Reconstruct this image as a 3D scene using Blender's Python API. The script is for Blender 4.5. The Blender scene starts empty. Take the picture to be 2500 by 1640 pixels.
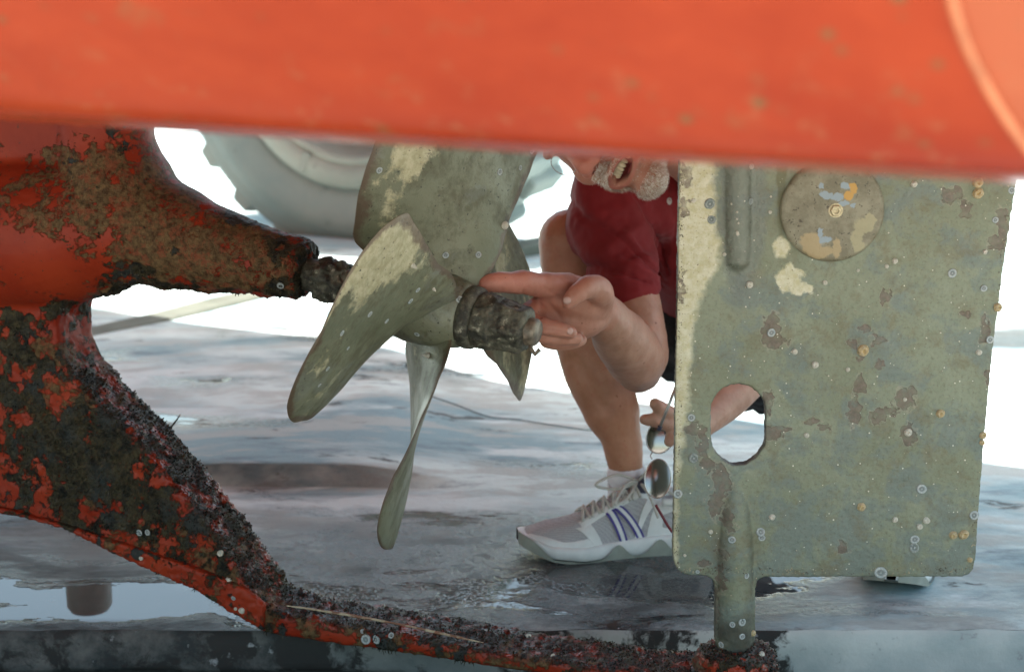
import bpy, bmesh, math, random
import numpy as np
from mathutils import Vector, Matrix, noise as mnoise
from mathutils.bvhtree import BVHTree
R = math.radians
random.seed(7); rng = np.random.default_rng(7)
S = bpy.context.scene
COL = S.collection

# ---------------------------------------------------------------- camera
F = 4250.0; TH = R(12.24); CAMZ = 0.94
cam_d = bpy.data.cameras.new('camera'); cam = bpy.data.objects.new('camera', cam_d); COL.objects.link(cam)
cam.location = (0, 0, CAMZ); cam.rotation_euler = (math.pi/2-TH, 0, 0)
cam_d.sensor_width = 36; cam_d.lens = F/2500*36; cam_d.clip_start = 0.05; cam_d.clip_end = 500
cam_d.dof.use_dof = True; cam_d.dof.focus_distance = 2.2; cam_d.dof.aperture_fstop = 6.3
S.camera = cam
# ---------------------------------------------------------------- world, sun, exposure
w = bpy.data.worlds.new('World'); S.world = w; w.use_nodes = True
wn = w.node_tree.nodes; wl = w.node_tree.links
sky = wn.new('ShaderNodeTexSky'); sky.sky_type = 'NISHITA'; sky.sun_disc = False
SUN_EL, SUN_AZ = R(74), R(8)          # azimuth clockwise from +Y
sky.sun_elevation = SUN_EL; sky.sun_rotation = SUN_AZ
sky.air_density = 1.0; sky.dust_density = 2.0; sky.ozone_density = 0.3
wb_ = wn.new('ShaderNodeMix'); wb_.data_type = 'RGBA'; wb_.blend_type = 'MULTIPLY'; wb_.inputs[0].default_value = 1; wb_.inputs[7].default_value = (1.0, 1.03, .86, 1)
wl.new(sky.outputs[0], wb_.inputs[6]); wl.new(wb_.outputs[2], wn['Background'].inputs['Color']); wn['Background'].inputs['Strength'].default_value = 0.15
sd = bpy.data.lights.new('sun', 'SUN'); sd.energy = 5.0; sd.angle = R(0.5); sd.color = (1.0, 0.955, 0.9)
so = bpy.data.objects.new('sun', sd); COL.objects.link(so)
sv = Vector((math.cos(SUN_EL)*math.sin(SUN_AZ), math.cos(SUN_EL)*math.cos(SUN_AZ), math.sin(SUN_EL)))
so.rotation_euler = sv.to_track_quat('Z', 'Y').to_euler(); so.location = (0, 3, 8)
vs = S.view_settings; vs.view_transform = 'Standard'; vs.look = 'None'; vs.gamma = 1; vs.exposure = 1.75
S.view_settings.use_curve_mapping = False
S.render.engine = 'CYCLES'
S.cycles.use_denoising = True; S.cycles.max_bounces = 8; S.cycles.diffuse_bounces = 5

# ---------------------------------------------------------------- placing helpers: a sight line meets a plane of the place
CO = Vector((0, 0, CAMZ)); FWD = Vector((0, math.cos(TH), -math.sin(TH))); UPV = Vector((0, math.sin(TH), math.cos(TH))); RT = Vector((1, 0, 0))
def ray(px, py): return FWD + RT*((px-1250)/F) + UPV*((820-py)/F)
def W(px, py, Y): d = ray(px, py); return CO + d*(Y/d.y)
def G(px, py, z=0.0): d = ray(px, py); return CO + d*((z-CAMZ)/d.z)
def proj(p):
    q = Vector(p)-CO; d = q.dot(FWD); return 1250+F*q.dot(RT)/d, 820-F*q.dot(UPV)/d
PSI = R(20)
UB = Vector((math.cos(PSI), -math.sin(PSI), 0)); VB = Vector((math.sin(PSI), math.cos(PSI), 0)); ZB = Vector((0, 0, 1))
BO = Vector((-0.09, 2.25, 0))
def B(u, v, z): return BO + UB*u + VB*v + ZB*z
def Bp(px, py, v):
    d = ray(px, py); t = (v-(CO-BO).dot(VB))/d.dot(VB); return CO + d*t
def toB(p): q = Vector(p)-BO; return q.dot(UB), q.dot(VB), q.z

# ---------------------------------------------------------------- node DSL
class M:
    def __init__(s, name, coord='Object'):
        s.m = bpy.data.materials.new(name); s.m.use_nodes = True; s.nt = s.m.node_tree; s.n = s.nt.nodes
        s.b = s.n['Principled BSDF']; s.tc = s.n.new('ShaderNodeTexCoord'); s.co = s.tc.outputs[coord]
        s.geo = s.n.new('ShaderNodeNewGeometry')
    def L(s, a, b):
        if isinstance(a, (int, float)): b.default_value = a
        elif isinstance(a, tuple): b.default_value = (a+(1,)) if len(b.default_value) == 4 and len(a) == 3 else a
        else: s.nt.links.new(a, b)
    def noise(s, sc, det=4, ro=.55, vec=None, dist=0, out=0, st=None):
        nd = s.n.new('ShaderNodeTexNoise'); v = vec or s.co
        if st: v = s.scale(v, st)
        s.L(v, nd.inputs['Vector']); nd.inputs['Scale'].default_value = sc; nd.inputs['Detail'].default_value = det
        nd.inputs['Roughness'].default_value = ro; nd.inputs['Distortion'].default_value = dist
        return nd.outputs[out]
    def scale(s, v, st):
        mp = s.n.new('ShaderNodeMapping'); s.L(v, mp.inputs[0]); mp.inputs['Scale'].default_value = st; return mp.outputs[0]
    def voro(s, sc, feat='F1', vec=None, out=0, rnd=1.0):
        nd = s.n.new('ShaderNodeTexVoronoi'); nd.feature = feat; s.L(vec or s.co, nd.inputs['Vector']); nd.inputs['Scale'].default_value = sc
        nd.inputs['Randomness'].default_value = rnd; return nd.outputs[out]
    def math(s, op, a, b=0.0, c=None, clamp=False):
        nd = s.n.new('ShaderNodeMath'); nd.operation = op; nd.use_clamp = clamp; s.L(a, nd.inputs[0]); s.L(b, nd.inputs[1])
        if c is not None: s.L(c, nd.inputs[2])
        return nd.outputs[0]
    def mr(s, v, a, b, c=0.0, d=1.0):
        nd = s.n.new('ShaderNodeMapRange'); s.L(v, nd.inputs[0])
        for i, x in enumerate((a, b, c, d)): nd.inputs[i+1].default_value = x
        return nd.outputs[0]
    def mix(s, f, a, b):
        nd = s.n.new('ShaderNodeMix'); nd.data_type = 'RGBA'; s.L(f, nd.inputs[0]); s.L(a, nd.inputs[6]); s.L(b, nd.inputs[7]); return nd.outputs[2]
    def attr(s, name): nd = s.n.new('ShaderNodeAttribute'); nd.attribute_name = name; return nd.outputs['Fac']
    def xyz(s, v=None):
        nd = s.n.new('ShaderNodeSeparateXYZ'); s.L(v or s.co, nd.inputs[0]); return nd.outputs
    def bump(s, h, st=.3, d=.002, nrm=None):
        nd = s.n.new('ShaderNodeBump'); s.L(h, nd.inputs['Height']); s.L(st, nd.inputs['Strength']); nd.inputs['Distance'].default_value = d
        if nrm: s.L(nrm, nd.inputs['Normal'])
        s.nt.links.new(nd.outputs[0], s.b.inputs['Normal']); return nd.outputs[0]
    def warp(s, amt, sc, vec=None):
        nd = s.n.new('ShaderNodeTexNoise'); s.L(vec or s.co, nd.inputs['Vector']); nd.inputs['Scale'].default_value = sc; nd.inputs['Detail'].default_value = 4
        a = s.n.new('ShaderNodeVectorMath'); a.operation = 'SUBTRACT'; s.L(nd.outputs['Color'], a.inputs[0]); a.inputs[1].default_value = (.5, .5, .5)
        b = s.n.new('ShaderNodeVectorMath'); b.operation = 'SCALE'; s.L(a.outputs[0], b.inputs[0]); b.inputs['Scale'].default_value = amt
        c = s.n.new('ShaderNodeVectorMath'); c.operation = 'ADD'; s.L(vec or s.co, c.inputs[0]); s.L(b.outputs[0], c.inputs[1]); return c.outputs[0]
    def blob(s, vec, cx, cy, rx, ry, soft=.3):
        x = s.xyz(vec) if not isinstance(vec, list) else vec
        a = s.math('DIVIDE', s.math('SUBTRACT', x[0], cx), rx); b = s.math('DIVIDE', s.math('SUBTRACT', x[1], cy), ry)
        d = s.math('SQRT', s.math('ADD', s.math('MULTIPLY', a, a), s.math('MULTIPLY', b, b)))
        return s.mr(d, 1+soft/2, 1-soft/2)
    def mx(s, *a):
        r = a[0]
        for x in a[1:]: r = s.math('MAXIMUM', r, x)
        return r
    def set(s, **k):
        for n_, v in k.items(): s.L(v, s.b.inputs[n_.replace('_', ' ')])
        return s.m
def simple(name, col, rough=.5, metal=0.0, var=.15, sc=40, bump=.1, **k):
    m = M(name); n = m.noise(sc, 5)
    dk = tuple(c*(1-var) for c in col); lt = tuple(min(1, c*(1+var)) for c in col)
    m.bump(m.noise(sc*4, 3), bump, .001)
    return m.set(Base_Color=m.mix(m.mr(n, .3, .7), dk, lt), Roughness=m.mr(m.noise(sc*.7, 3), .3, .7, rough*.85, min(1, rough*1.15)), Metallic=metal, **k)

# ---------------------------------------------------------------- mesh helpers
ORG = {}
def link(o, parent=None, origin=None):
    COL.objects.link(o); origin = Vector(origin or (0, 0, 0)); ORG[o.name] = origin
    if parent: o.parent = parent; o.location = origin-ORG[parent.name]
    else: o.location = origin
    return o
def tag(o, label=None, cat=None, group=None, kind=None):
    if label: o['label'] = label
    if cat: o['category'] = cat
    if group: o['group'] = group
    if kind: o['kind'] = kind
    return o
def empty(name, loc, label, cat, group=None):
    o = bpy.data.objects.new(name, None); o.empty_display_size = .05; link(o, None, loc); return tag(o, label, cat, group)
def from_me(name, me, mat, parent=None, origin=None, smooth=True):
    n = len(me.vertices); co = np.empty(n*3, np.float32); me.vertices.foreach_get('co', co); co = co.reshape(-1, 3)
    if origin is None: origin = (co.min(0)+co.max(0))/2
    origin = Vector([float(x) for x in origin]); co -= np.array(origin, np.float32); me.vertices.foreach_set('co', co.ravel())
    me.polygons.foreach_set('use_smooth', [smooth]*len(me.polygons)); me.update()
    me.materials.clear()
    for m_ in (mat if isinstance(mat, (list, tuple)) else [mat]): me.materials.append(m_)
    o = bpy.data.objects.new(name, me); return link(o, parent, origin)
def mk(name, verts, faces, mat, parent=None, smooth=True, origin=None):
    me = bpy.data.meshes.new(name); me.from_pydata([tuple(v) for v in verts], [], faces); me.validate(); return from_me(name, me, mat, parent, origin, smooth)
def bm_me(bm, name='m'):
    bmesh.ops.recalc_face_normals(bm, faces=bm.faces); me = bpy.data.meshes.new(name); bm.to_mesh(me); bm.free(); return me
def grid_faces(nu, nv, closed=False, off=0):
    f = []
    for i in range(nu-1):
        for j in range(nv if closed else nv-1):
            a = off+i*nv+j; b = off+i*nv+(j+1) % nv; f.append((a, b, b+nv, a+nv))
    return f
def frame(d, up=Vector((0, 0, 1))):
    d = d.normalized()
    if abs(d.dot(up)) > .97: up = Vector((1, 0, 0))
    x = up.cross(d).normalized(); return x, d.cross(x)
class MB:
    def __init__(s): s.v = []; s.f = []
    def add(s, v, f): o = len(s.v); s.v += [Vector(p) for p in v]; s.f += [tuple(i+o for i in q) for q in f]; return s
    def tube(s, pts, rad, seg=16, caps=True, ell=None):
        pts = [Vector(p) for p in pts]; n = len(pts); vs_ = []
        if not hasattr(rad, '__len__'): rad = [rad]*n
        x = None
        for i, p in enumerate(pts):
            d = (pts[min(i+1, n-1)]-pts[max(i-1, 0)]).normalized()
            if x is None: x, y = frame(d)
            else: x = (x-d*x.dot(d)).normalized(); y = d.cross(x)
            for k in range(seg):
                a = 2*math.pi*k/seg; vs_.append(p+(x*math.cos(a)+y*math.sin(a)*(ell or 1))*rad[i])
        f = grid_faces(n, seg, True)
        if caps: f += [tuple(range(seg-1, -1, -1)), tuple(range((n-1)*seg, n*seg))]
        return s.add(vs_, f)
    def limb(s, pts, rad, seg=20, ell=None):
        """smooth tapered tube with round ends"""
        P, Q = smooth_path(pts, rad, 8); s.tube(P, Q, seg, True, ell)
        s.ball(P[0], (Q[0],)*3); s.ball(P[-1], (Q[-1],)*3); return s
    def ball(s, c, r, mat=None, nu=12, nv=20):
        vs_ = []; c = Vector(c)
        for i in range(nu+1):
            a = math.pi*i/nu
            for j in range(nv):
                b = 2*math.pi*j/nv; p = Vector((r[0]*math.sin(a)*math.cos(b), r[1]*math.sin(a)*math.sin(b), r[2]*math.cos(a)))
                vs_.append(c+(mat@p if mat else p))
        return s.add(vs_, [q for q in grid_faces(nu+1, nv, True)])
    def box(s, c, h, mat=None):
        c = Vector(c); v = []
        for x in (-1, 1):
            for y in (-1, 1):
                for z in (-1, 1): p = Vector((x*h[0], y*h[1], z*h[2])); v.append(c+(mat@p if mat else p))
        return s.add(v, [(0, 1, 3, 2), (4, 6, 7, 5), (0, 4, 5, 1), (2, 3, 7, 6), (0, 2, 6, 4), (1, 5, 7, 3)])
    def lathe(s, c, axis, prof, seg=32, jit=0, up=Vector((0, 0, 1))):
        x, y = frame(axis, up); a_ = axis.normalized(); c = Vector(c); vs_ = []
        for (h, r) in prof:
            for k in range(seg):
                t = 2*math.pi*k/seg; rr = r*(1+jit*(random.random()-.5)); vs_.append(c+a_*h+(x*math.cos(t)+y*math.sin(t))*rr)
        return s.add(vs_, grid_faces(len(prof), seg, True))
    def prism(s, loop, off):
        n = len(loop); a = [Vector(p) for p in loop]; b = [p+off for p in a]
        return s.add(a+b, [tuple(range(n)), tuple(range(2*n-1, n-1, -1))]+[(i, i+n, (i+1) % n+n, (i+1) % n) for i in range(n)])
    def me(s, name='m'):
        bm = bmesh.new(); vv = [bm.verts.new(p) for p in s.v]
        for q in s.f:
            try: bm.faces.new([vv[i] for i in q])
            except ValueError: pass
        bmesh.ops.remove_doubles(bm, verts=bm.verts, dist=1e-6)
        bmesh.ops.triangulate(bm, faces=[f for f in bm.faces if len(f.verts) > 4])
        return bm_me(bm, name)
    def build(s, name, mat, parent=None, smooth=True, origin=None): return from_me(name, s.me(name), mat, parent, origin, smooth)
def smooth_path(pts, rad, k=8):
    pts = [Vector(p) for p in pts]; n = len(pts); P = []; Q = []
    if not hasattr(rad, '__len__'): rad = [rad]*n
    for i in range(n-1):
        p0 = pts[max(i-1, 0)]; p1 = pts[i]; p2 = pts[i+1]; p3 = pts[min(i+2, n-1)]
        for j in range(k+(i == n-2)):
            t = j/k; t2 = t*t; t3 = t2*t
            P.append(.5*((2*p1)+(p2-p0)*t+(2*p0-5*p1+4*p2-p3)*t2+(3*p1-p0-3*p2+p3)*t3)); e = t*t*(3-2*t); Q.append(rad[i]*(1-e)+rad[i+1]*e)
    return P, Q
def remesh(me, voxel, smooth=4, cut=None, fac=.5):
    o = bpy.data.objects.new('tmp', me); COL.objects.link(o)
    if cut:
        c = bpy.data.objects.new('cut', cut); COL.objects.link(c)
        b = o.modifiers.new('b', 'BOOLEAN'); b.operation = 'DIFFERENCE'; b.object = c; b.solver = 'EXACT'; b.use_self = True
    r = o.modifiers.new('r', 'REMESH'); r.mode = 'VOXEL'; r.voxel_size = voxel; r.adaptivity = 0
    if smooth: sm = o.modifiers.new('s', 'SMOOTH'); sm.factor = fac; sm.iterations = smooth
    dg = bpy.context.evaluated_depsgraph_get(); dg.update()
    out = bpy.data.meshes.new_from_object(o.evaluated_get(dg), depsgraph=dg)
    bpy.data.objects.remove(o)
    if cut: bpy.data.objects.remove(c)
    return out
def get_co(me): a = np.empty(len(me.vertices)*3, np.float32); me.vertices.foreach_get('co', a); return a.reshape(-1, 3)
def get_no(me): a = np.empty(len(me.vertices)*3, np.float32); me.vertices.foreach_get('normal', a); return a.reshape(-1, 3)
def set_co(me, c): me.vertices.foreach_set('co', c.astype(np.float32).ravel()); me.update()
def set_attr(me, name, a): at = me.attributes.new(name, 'FLOAT', 'POINT'); at.data.foreach_set('value', np.asarray(a, np.float32))
def nz(co, sc, off=0.0, st=(1, 1, 1)):
    return np.array([mnoise.fractal(Vector((c[0]*sc*st[0]+off, c[1]*sc*st[1]+off, c[2]*sc*st[2])), .6, 2.0, 4) for c in co.tolist()], np.float32)
def proj_np(co):
    q = co-np.array(CO); d = q@np.array(FWD); return 1250+F*(q@np.array(RT))/d, 820-F*(q@np.array(UPV))/d
def bvh_of(o):
    org = ORG[o.name]; me = o.data
    return BVHTree.FromPolygons([v.co+org for v in me.vertices], [tuple(p.vertices) for p in me.polygons])
def gblob(x, y, cx, cy, rx, ry): return np.exp(-(((x-cx)/rx)**2+((y-cy)/ry)**2))
# ================================================================ THE PLACE: ground
def step(x, a, b): t = np.clip((x-a)/(b-a), 0, 1); return t*t*(3-2*t)
EDGE_Y = 2.355
def ground_z(x, y):
    # a worn raised lip about 3 cm high crosses the slab at the left, long low swells further out
    lip = .036*step(y, 3.045+.012*math.sin(x*5), 3.062+.012*math.sin(x*5))*(1-step(x, -.32, -.02))
    lip += .008*step(y, 3.0, 3.3)*step(x, -.5, 0)
    sw = .010*math.sin(y*5.2+x*1.1)*step(y, 3.0, 3.6)*(1-step(y, 8, 12))+.006*math.sin(x*3.1-y*7)*step(y, 2.6, 2.9)*(1-step(y, 8, 12))
    return float(lip+sw*.6)
xs = [-60, -30, -12, -6, -4]+list(np.arange(-3, 3.001, .03))+[4, 6, 12, 30, 60]
ys = list(np.arange(EDGE_Y, 5.6, .02))+[5.7, 5.9, 6.3, 7, 8, 10, 14, 20, 40, 120]
eo = lambda x: .004*mnoise.fractal(Vector((x*6, 3, 0)), .6, 2, 4)
gv = [(x, y+(eo(x) if y == ys[0] else 0), ground_z(x, y)-(.003+.003*mnoise.noise(Vector((x*14, 1, 0))) if y == ys[0] else 0)) for y in ys for x in xs]
gm = M('slab_concrete'); wv = gm.warp(.22, 1.3)
big = gm.noise(1.6, 6, .62, vec=gm.scale(wv, (.7, 1.6, 1))); med = gm.noise(7, 8, .66, vec=gm.scale(wv, (.5, 1.6, 1))); fine = gm.noise(70, 8, .78)
c = gm.mix(gm.mr(big, .42, .58), (.24, .36, .40), (.62, .73, .72))
c = gm.mix(gm.math('MULTIPLY', gm.mr(med, .49, .57), .8), c, (.42, .45, .43)) 
c = gm.mix(gm.math('MULTIPLY', gm.mr(med, .43, .34), .85), c, (.15, .20, .24))
c = gm.mix(gm.math('MULTIPLY', gm.mr(gm.noise(2.7, 5, .6, vec=gm.scale(wv, (.6, 2, 1))), .53, .60), .75), c, (.68, .77, .77))
X = gm.xyz()
# dark stained dip spots and grime towards the edge
spot = gm.math('MULTIPLY', gm.mr(gm.noise(11, 6, .62, vec=gm.scale(gm.warp(.1, 6), (.35, 1.1, 1))), .625, .66), .85)
c = gm.mix(spot, c, (.05, .055, .055))
nearf = gm.mr(gm.math('ADD', X[1], gm.math('MULTIPLY', gm.math('SUBTRACT', big, .5), .8)), 2.95, 2.60)
grime = gm.math('MULTIPLY', nearf, gm.mr(gm.noise(9, 8, .7, vec=gm.scale(wv, (.6, 1.2, 1))), .32, .54))
spk = gm.math('MULTIPLY', gm.blob(gm.warp(.25, 5), -.12, 2.60, .34, .20, .8), gm.mr(gm.noise(14, 6, .65), .42, .52))
rside = gm.mr(X[0], .15, .45, 1.0, .45)
c = gm.mix(gm.math('MULTIPLY', gm.math('MULTIPLY', grime, .97), rside), c, (.040, .041, .040))
c = gm.mix(gm.math('MULTIPLY', spk, .85), c, (.022, .022, .021))
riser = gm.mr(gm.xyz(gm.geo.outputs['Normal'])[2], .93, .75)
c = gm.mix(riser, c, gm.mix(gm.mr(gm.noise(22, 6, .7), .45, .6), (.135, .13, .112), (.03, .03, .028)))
c = gm.mix(gm.mr(fine, .62, .75), c, (.12, .12, .12))
# puddles: wet film where a low-frequency mask and nearness to the edge agree
pud = gm.noise(4.2, 6, .62, vec=gm.scale(gm.warp(.12, 5), (.45, 1.3, 1)))
left = gm.mr(X[0], .25, -.45)
pm = gm.math('ADD', gm.math('ADD', gm.math('ADD', pud, gm.math('MULTIPLY', gm.blob(gm.warp(.2, 5), -.08, 2.56, .45, .16, 1.0), .075)), gm.math('MULTIPLY', gm.math('MULTIPLY', nearf, rside), .085)), gm.math('MULTIPLY', gm.blob(gm.warp(.3, 4), -.50, 2.42, .30, .065, .9), .070))
pm2 = gm.mr(pm, .635, .655)
far_wet = gm.math('MULTIPLY', gm.mr(pud, .655, .67), gm.mr(X[1], 4.2, 3.9))
wet = gm.mx(pm2, far_wet)
blister = gm.voro(85, 'SMOOTH_F1')
damp = gm.mx(gm.math('MULTIPLY', gm.mr(pm, .54, .60), .7), spk)
far_dark = gm.blob(gm.warp(.5, 2), 1.28, 4.32, .22, .12, .8); c = gm.mix(gm.math('MULTIPLY', far_dark, .9), c, (.03, .035, .035))  # darker patch in the ground colour, far out at the right
c = gm.mix(gm.math('MULTIPLY', gm.math('MULTIPLY', left, gm.mr(X[1], 2.9, 2.65)), .55), c, (.09, .10, .095))
c = gm.mix(gm.math('MULTIPLY', damp, .6), c, (.07, .075, .08))
c = gm.mix(gm.math('MULTIPLY', wet, .85), c, (.035, .04, .042))
rg = gm.math('SUBTRACT', gm.mr(fine, .3, .7, .48, .62), gm.math('MULTIPLY', damp, .40))
rg = gm.math('MULTIPLY', rg, gm.math('SUBTRACT', 1.0, gm.math('MULTIPLY', wet, .93)))
rg = gm.math('MULTIPLY', rg, gm.math('SUBTRACT', 1.0, gm.math('MULTIPLY', gm.math('MULTIPLY', spk, gm.mr(gm.noise(150, 2, .5), .50, .60)), .75)))
hgt = gm.math('ADD', gm.math('MULTIPLY', gm.math('ADD', fine, gm.math('MULTIPLY', med, 2)), gm.math('SUBTRACT', 1.0, wet)), gm.math('MULTIPLY', gm.math('MULTIPLY', gm.math('MULTIPLY', damp, gm.math('SUBTRACT', 1.0, wet)), blister), .9))
hgt = gm.math('ADD', hgt, gm.math('MULTIPLY', gm.math('MULTIPLY', spk, gm.mr(gm.noise(150, 2, .5), .50, .60)), .45))
gm.bump(hgt, .5, .004)
slab_mat = gm.set(Base_Color=c, Roughness=rg, Specular_IOR_Level=gm.math('ADD', .10, gm.math('ADD', gm.math('MULTIPLY', wet, .28), gm.math('ADD', gm.math('MULTIPLY', damp, .10), gm.math('MULTIPLY', spk, .45)))))
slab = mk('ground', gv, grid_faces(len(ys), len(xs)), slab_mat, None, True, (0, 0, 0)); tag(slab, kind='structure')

# the slab's front edge, worn and rounded, and the dark pit in front of it
em = M('slab_edge_concrete'); n1 = em.noise(9, 7, .66, vec=em.warp(.08, 12)); X = em.xyz()
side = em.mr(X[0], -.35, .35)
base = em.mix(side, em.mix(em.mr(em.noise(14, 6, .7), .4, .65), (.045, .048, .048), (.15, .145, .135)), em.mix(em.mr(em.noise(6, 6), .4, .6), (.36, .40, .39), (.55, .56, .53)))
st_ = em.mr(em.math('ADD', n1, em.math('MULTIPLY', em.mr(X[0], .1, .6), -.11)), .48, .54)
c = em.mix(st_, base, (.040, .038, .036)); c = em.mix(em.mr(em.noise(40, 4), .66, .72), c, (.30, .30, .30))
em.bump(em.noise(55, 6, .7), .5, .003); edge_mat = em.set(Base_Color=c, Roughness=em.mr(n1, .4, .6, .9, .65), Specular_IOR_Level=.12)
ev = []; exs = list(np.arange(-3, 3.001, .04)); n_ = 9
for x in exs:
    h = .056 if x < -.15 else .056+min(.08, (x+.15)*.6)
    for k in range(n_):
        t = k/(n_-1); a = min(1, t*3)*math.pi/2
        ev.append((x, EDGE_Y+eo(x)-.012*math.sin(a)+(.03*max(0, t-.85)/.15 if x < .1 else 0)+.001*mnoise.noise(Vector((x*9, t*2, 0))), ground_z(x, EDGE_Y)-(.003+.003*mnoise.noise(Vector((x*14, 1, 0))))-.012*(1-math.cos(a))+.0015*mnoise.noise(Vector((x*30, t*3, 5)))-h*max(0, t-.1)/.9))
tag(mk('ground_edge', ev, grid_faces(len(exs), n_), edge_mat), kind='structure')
pit_mat = simple('pit_mud', (.030, .028, .026), .7)
pv = MB(); 
pv.add([(-60, EDGE_Y+.03, -.02), (60, EDGE_Y+.03, -.02), (60, EDGE_Y+.03, -.62), (-60, EDGE_Y+.03, -.62)], [(0, 1, 2, 3)])
pv.add([(-60, EDGE_Y+.03, -.62), (60, EDGE_Y+.03, -.62), (60, 1.72, -.62), (-60, 1.72, -.62)], [(0, 1, 2, 3)])
pv.add([(-60, 1.72, -.62), (60, 1.72, -.62), (60, 1.72, 0), (-60, 1.72, 0)], [(0, 1, 2, 3)])
tag(pv.build('pit', pit_mat, None, False), kind='structure')
nm = simple('apron_concrete', (.42, .40, .36), .8, 0, .2, 3)
tag(mk('near_ground', [(-60, 1.72, 0), (60, 1.72, 0), (60, -60, 0), (-60, -60, 0)], [(0, 1, 2, 3)], nm, None, False), kind='structure')

# low kerb running off behind the keel
kp = [G(180, 872), G(430, 812), G(560, 776), G(720, 736), G(900, 700), G(1500, 590)]
kb = MB()
kd = Vector((0, 1, 0))
cs = []
for i, p in enumerate(kp):
    d = (kp[min(i+1, len(kp)-1)]-kp[max(i-1, 0)]).normalized(); nrm = Vector((-d.y, d.x, 0))
    cs += [p+Vector((0, 0, -.02)), p+Vector((0, 0, .033)), p+nrm*.008+Vector((0, 0, .040)), p+nrm*.09+Vector((0, 0, .040)), p+nrm*.09+Vector((0, 0, -.02))]
kb.add(cs, grid_faces(len(kp), 5, True))
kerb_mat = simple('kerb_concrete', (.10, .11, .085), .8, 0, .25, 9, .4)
tag(kb.build('kerb', kerb_mat, None, False), 'low pale concrete kerb running diagonally behind the propeller shaft', 'kerb')

# thin dark cord lying on the slab, and the pale thread hanging by the slab edge
def on_g(px, py):
    p = G(px, py)
    for _ in range(3): p = G(px, py, ground_z(p.x, p.y))
    return p+Vector((0, 0, .002))
P, Q = smooth_path([on_g(*q) for q in [(1050, 968), (1120, 992), (1190, 1018), (1260, 1026), (1340, 1038), (1440, 1052), (1560, 1062)]], .0011, 6)
tag(MB().tube(P, Q, 6).build('cord', simple('cord_dark', (.12, .14, .15), .8)), 'thin dark cord lying across the slab behind the propeller', 'cord')
P, Q = smooth_path([W(455, 1532, 2.405), W(520, 1562, 2.385), W(575, 1597, 2.37), W(612, 1625, 2.37)], .00045, 6)
tag(MB().tube(P, Q, 5).build('thread', simple('thread_white', (.5, .5, .5), .5)), 'fine pale thread hanging over the dark slab edge below the keel', 'thread')
# pale bollard standing behind the keel; only its reflection shows in the puddle
p0 = G(205, 1215); bo = MB().lathe((p0.x, p0.y, 0), Vector((0, 0, 1)), [(0, 0), (0, .052), (.012, .052), (.014, .042), (.20, .040), (.21, .034), (.21, 0)], 28)
tag(bo.build('bollard', simple('bollard_paint', (.8, .8, .70), .45)), 'short pale round bollard behind the keel, mirrored in the puddle', 'bollard')

# ================================================================ background wheel of the boat lift
wc = W(856, 124, 5.7); r0 = .637; wn_ = Vector((-math.sin(R(25)), -math.cos(R(25)), 0))
wheel = empty('lift_wheel', (wc.x, wc.y, 0), 'large grey wheel with chunky lugs on its tyre, behind the boat', 'wheel')
def greym(name, a, b, rough):
    m = M(name); n = m.noise(3, 6, .6, vec=m.warp(.1, 4)); c = m.mix(m.mr(n, .35, .65), a, b); c = m.mix(m.mr(m.noise(14, 6, .7), .64, .72), c, tuple(x*.55 for x in a)); m.bump(m.noise(40, 4), .3, .004)
    return m.set(Base_Color=c, Roughness=rough)
rub = greym('dusty_rubber', (.17, .205, .195), (.24, .262, .235), .8); rimm = greym('dusty_rim', (.21, .23, .20), (.30, .315, .27), .6); dark = simple('dark_hole', (.02, .018, .016), .8)
KW = 1.10
prof = [(-.02, .395), (.005, .40), (.022, .43), (.036, .50), (.034, .535), (.020, .548), (.010, .575), (.006, .59), (-.005, .607), (-.03, .614), (-.41, .614), (-.44, .60), (-.46, .5), (-.44, .40)]
prof = [(a, b*KW) for a, b in prof]
tyre = MB().lathe(wc, wn_, prof, 96).build('tyre', rub, wheel)
fx, fy = frame(wn_)
lug0 = None
for k in range(22):                                           # heavy lugs round the tread, in two staggered rows
    for row, (h0, h1) in enumerate(((-.21, .004), (-.435, -.22))):
        a = 2*math.pi*(k+.5*row)/22; da = 2*math.pi/22
        ring = []
        for (h, rr, t) in ((h1, .590, -.27), (h1, .590, .27), (h0, .610, .42), (h0, .610, -.12), (h1-.012, .642, -.17), (h1-.012, .642, .17), (h0+.01, .648, .33), (h0+.01, .648, -.03)):
            th = a+da*t; ring.append(wc+wn_*h+(fx*math.cos(th)+fy*math.sin(th))*rr*KW)
        l = MB().add(ring, [(0, 1, 2, 3), (4, 7, 6, 5), (0, 4, 5, 1), (1, 5, 6, 2), (2, 6, 7, 3), (3, 7, 4, 0)]).build('lug', rub, tyre, False)
        bv = l.modifiers.new('b', 'BEVEL'); bv.width = .012; bv.segments = 3
rim = MB().lathe(wc, wn_, [(a, b*KW) for a, b in [(.0, .400), (.018, .410), (.034, .400), (.036, .345), (.016, .336), (.024, .328), (.024, .316), (.004, .306), (-.05, .292), (-.09, .27), (-.10, .235)]], 96).build('rim', rimm, wheel)
MB().lathe(wc, wn_, [(-.098, .225), (-.16, .22), (-.16, 0)], 48).build('hub_recess', dark, rim)
disc = MB().lathe(wc, wn_, [(-.13, .222), (-.09, .2), (-.07, .14), (-.04, .12), (.02, .11), (.03, .09), (.03, 0)], 48).build('rim_disc', rimm, rim)
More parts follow.
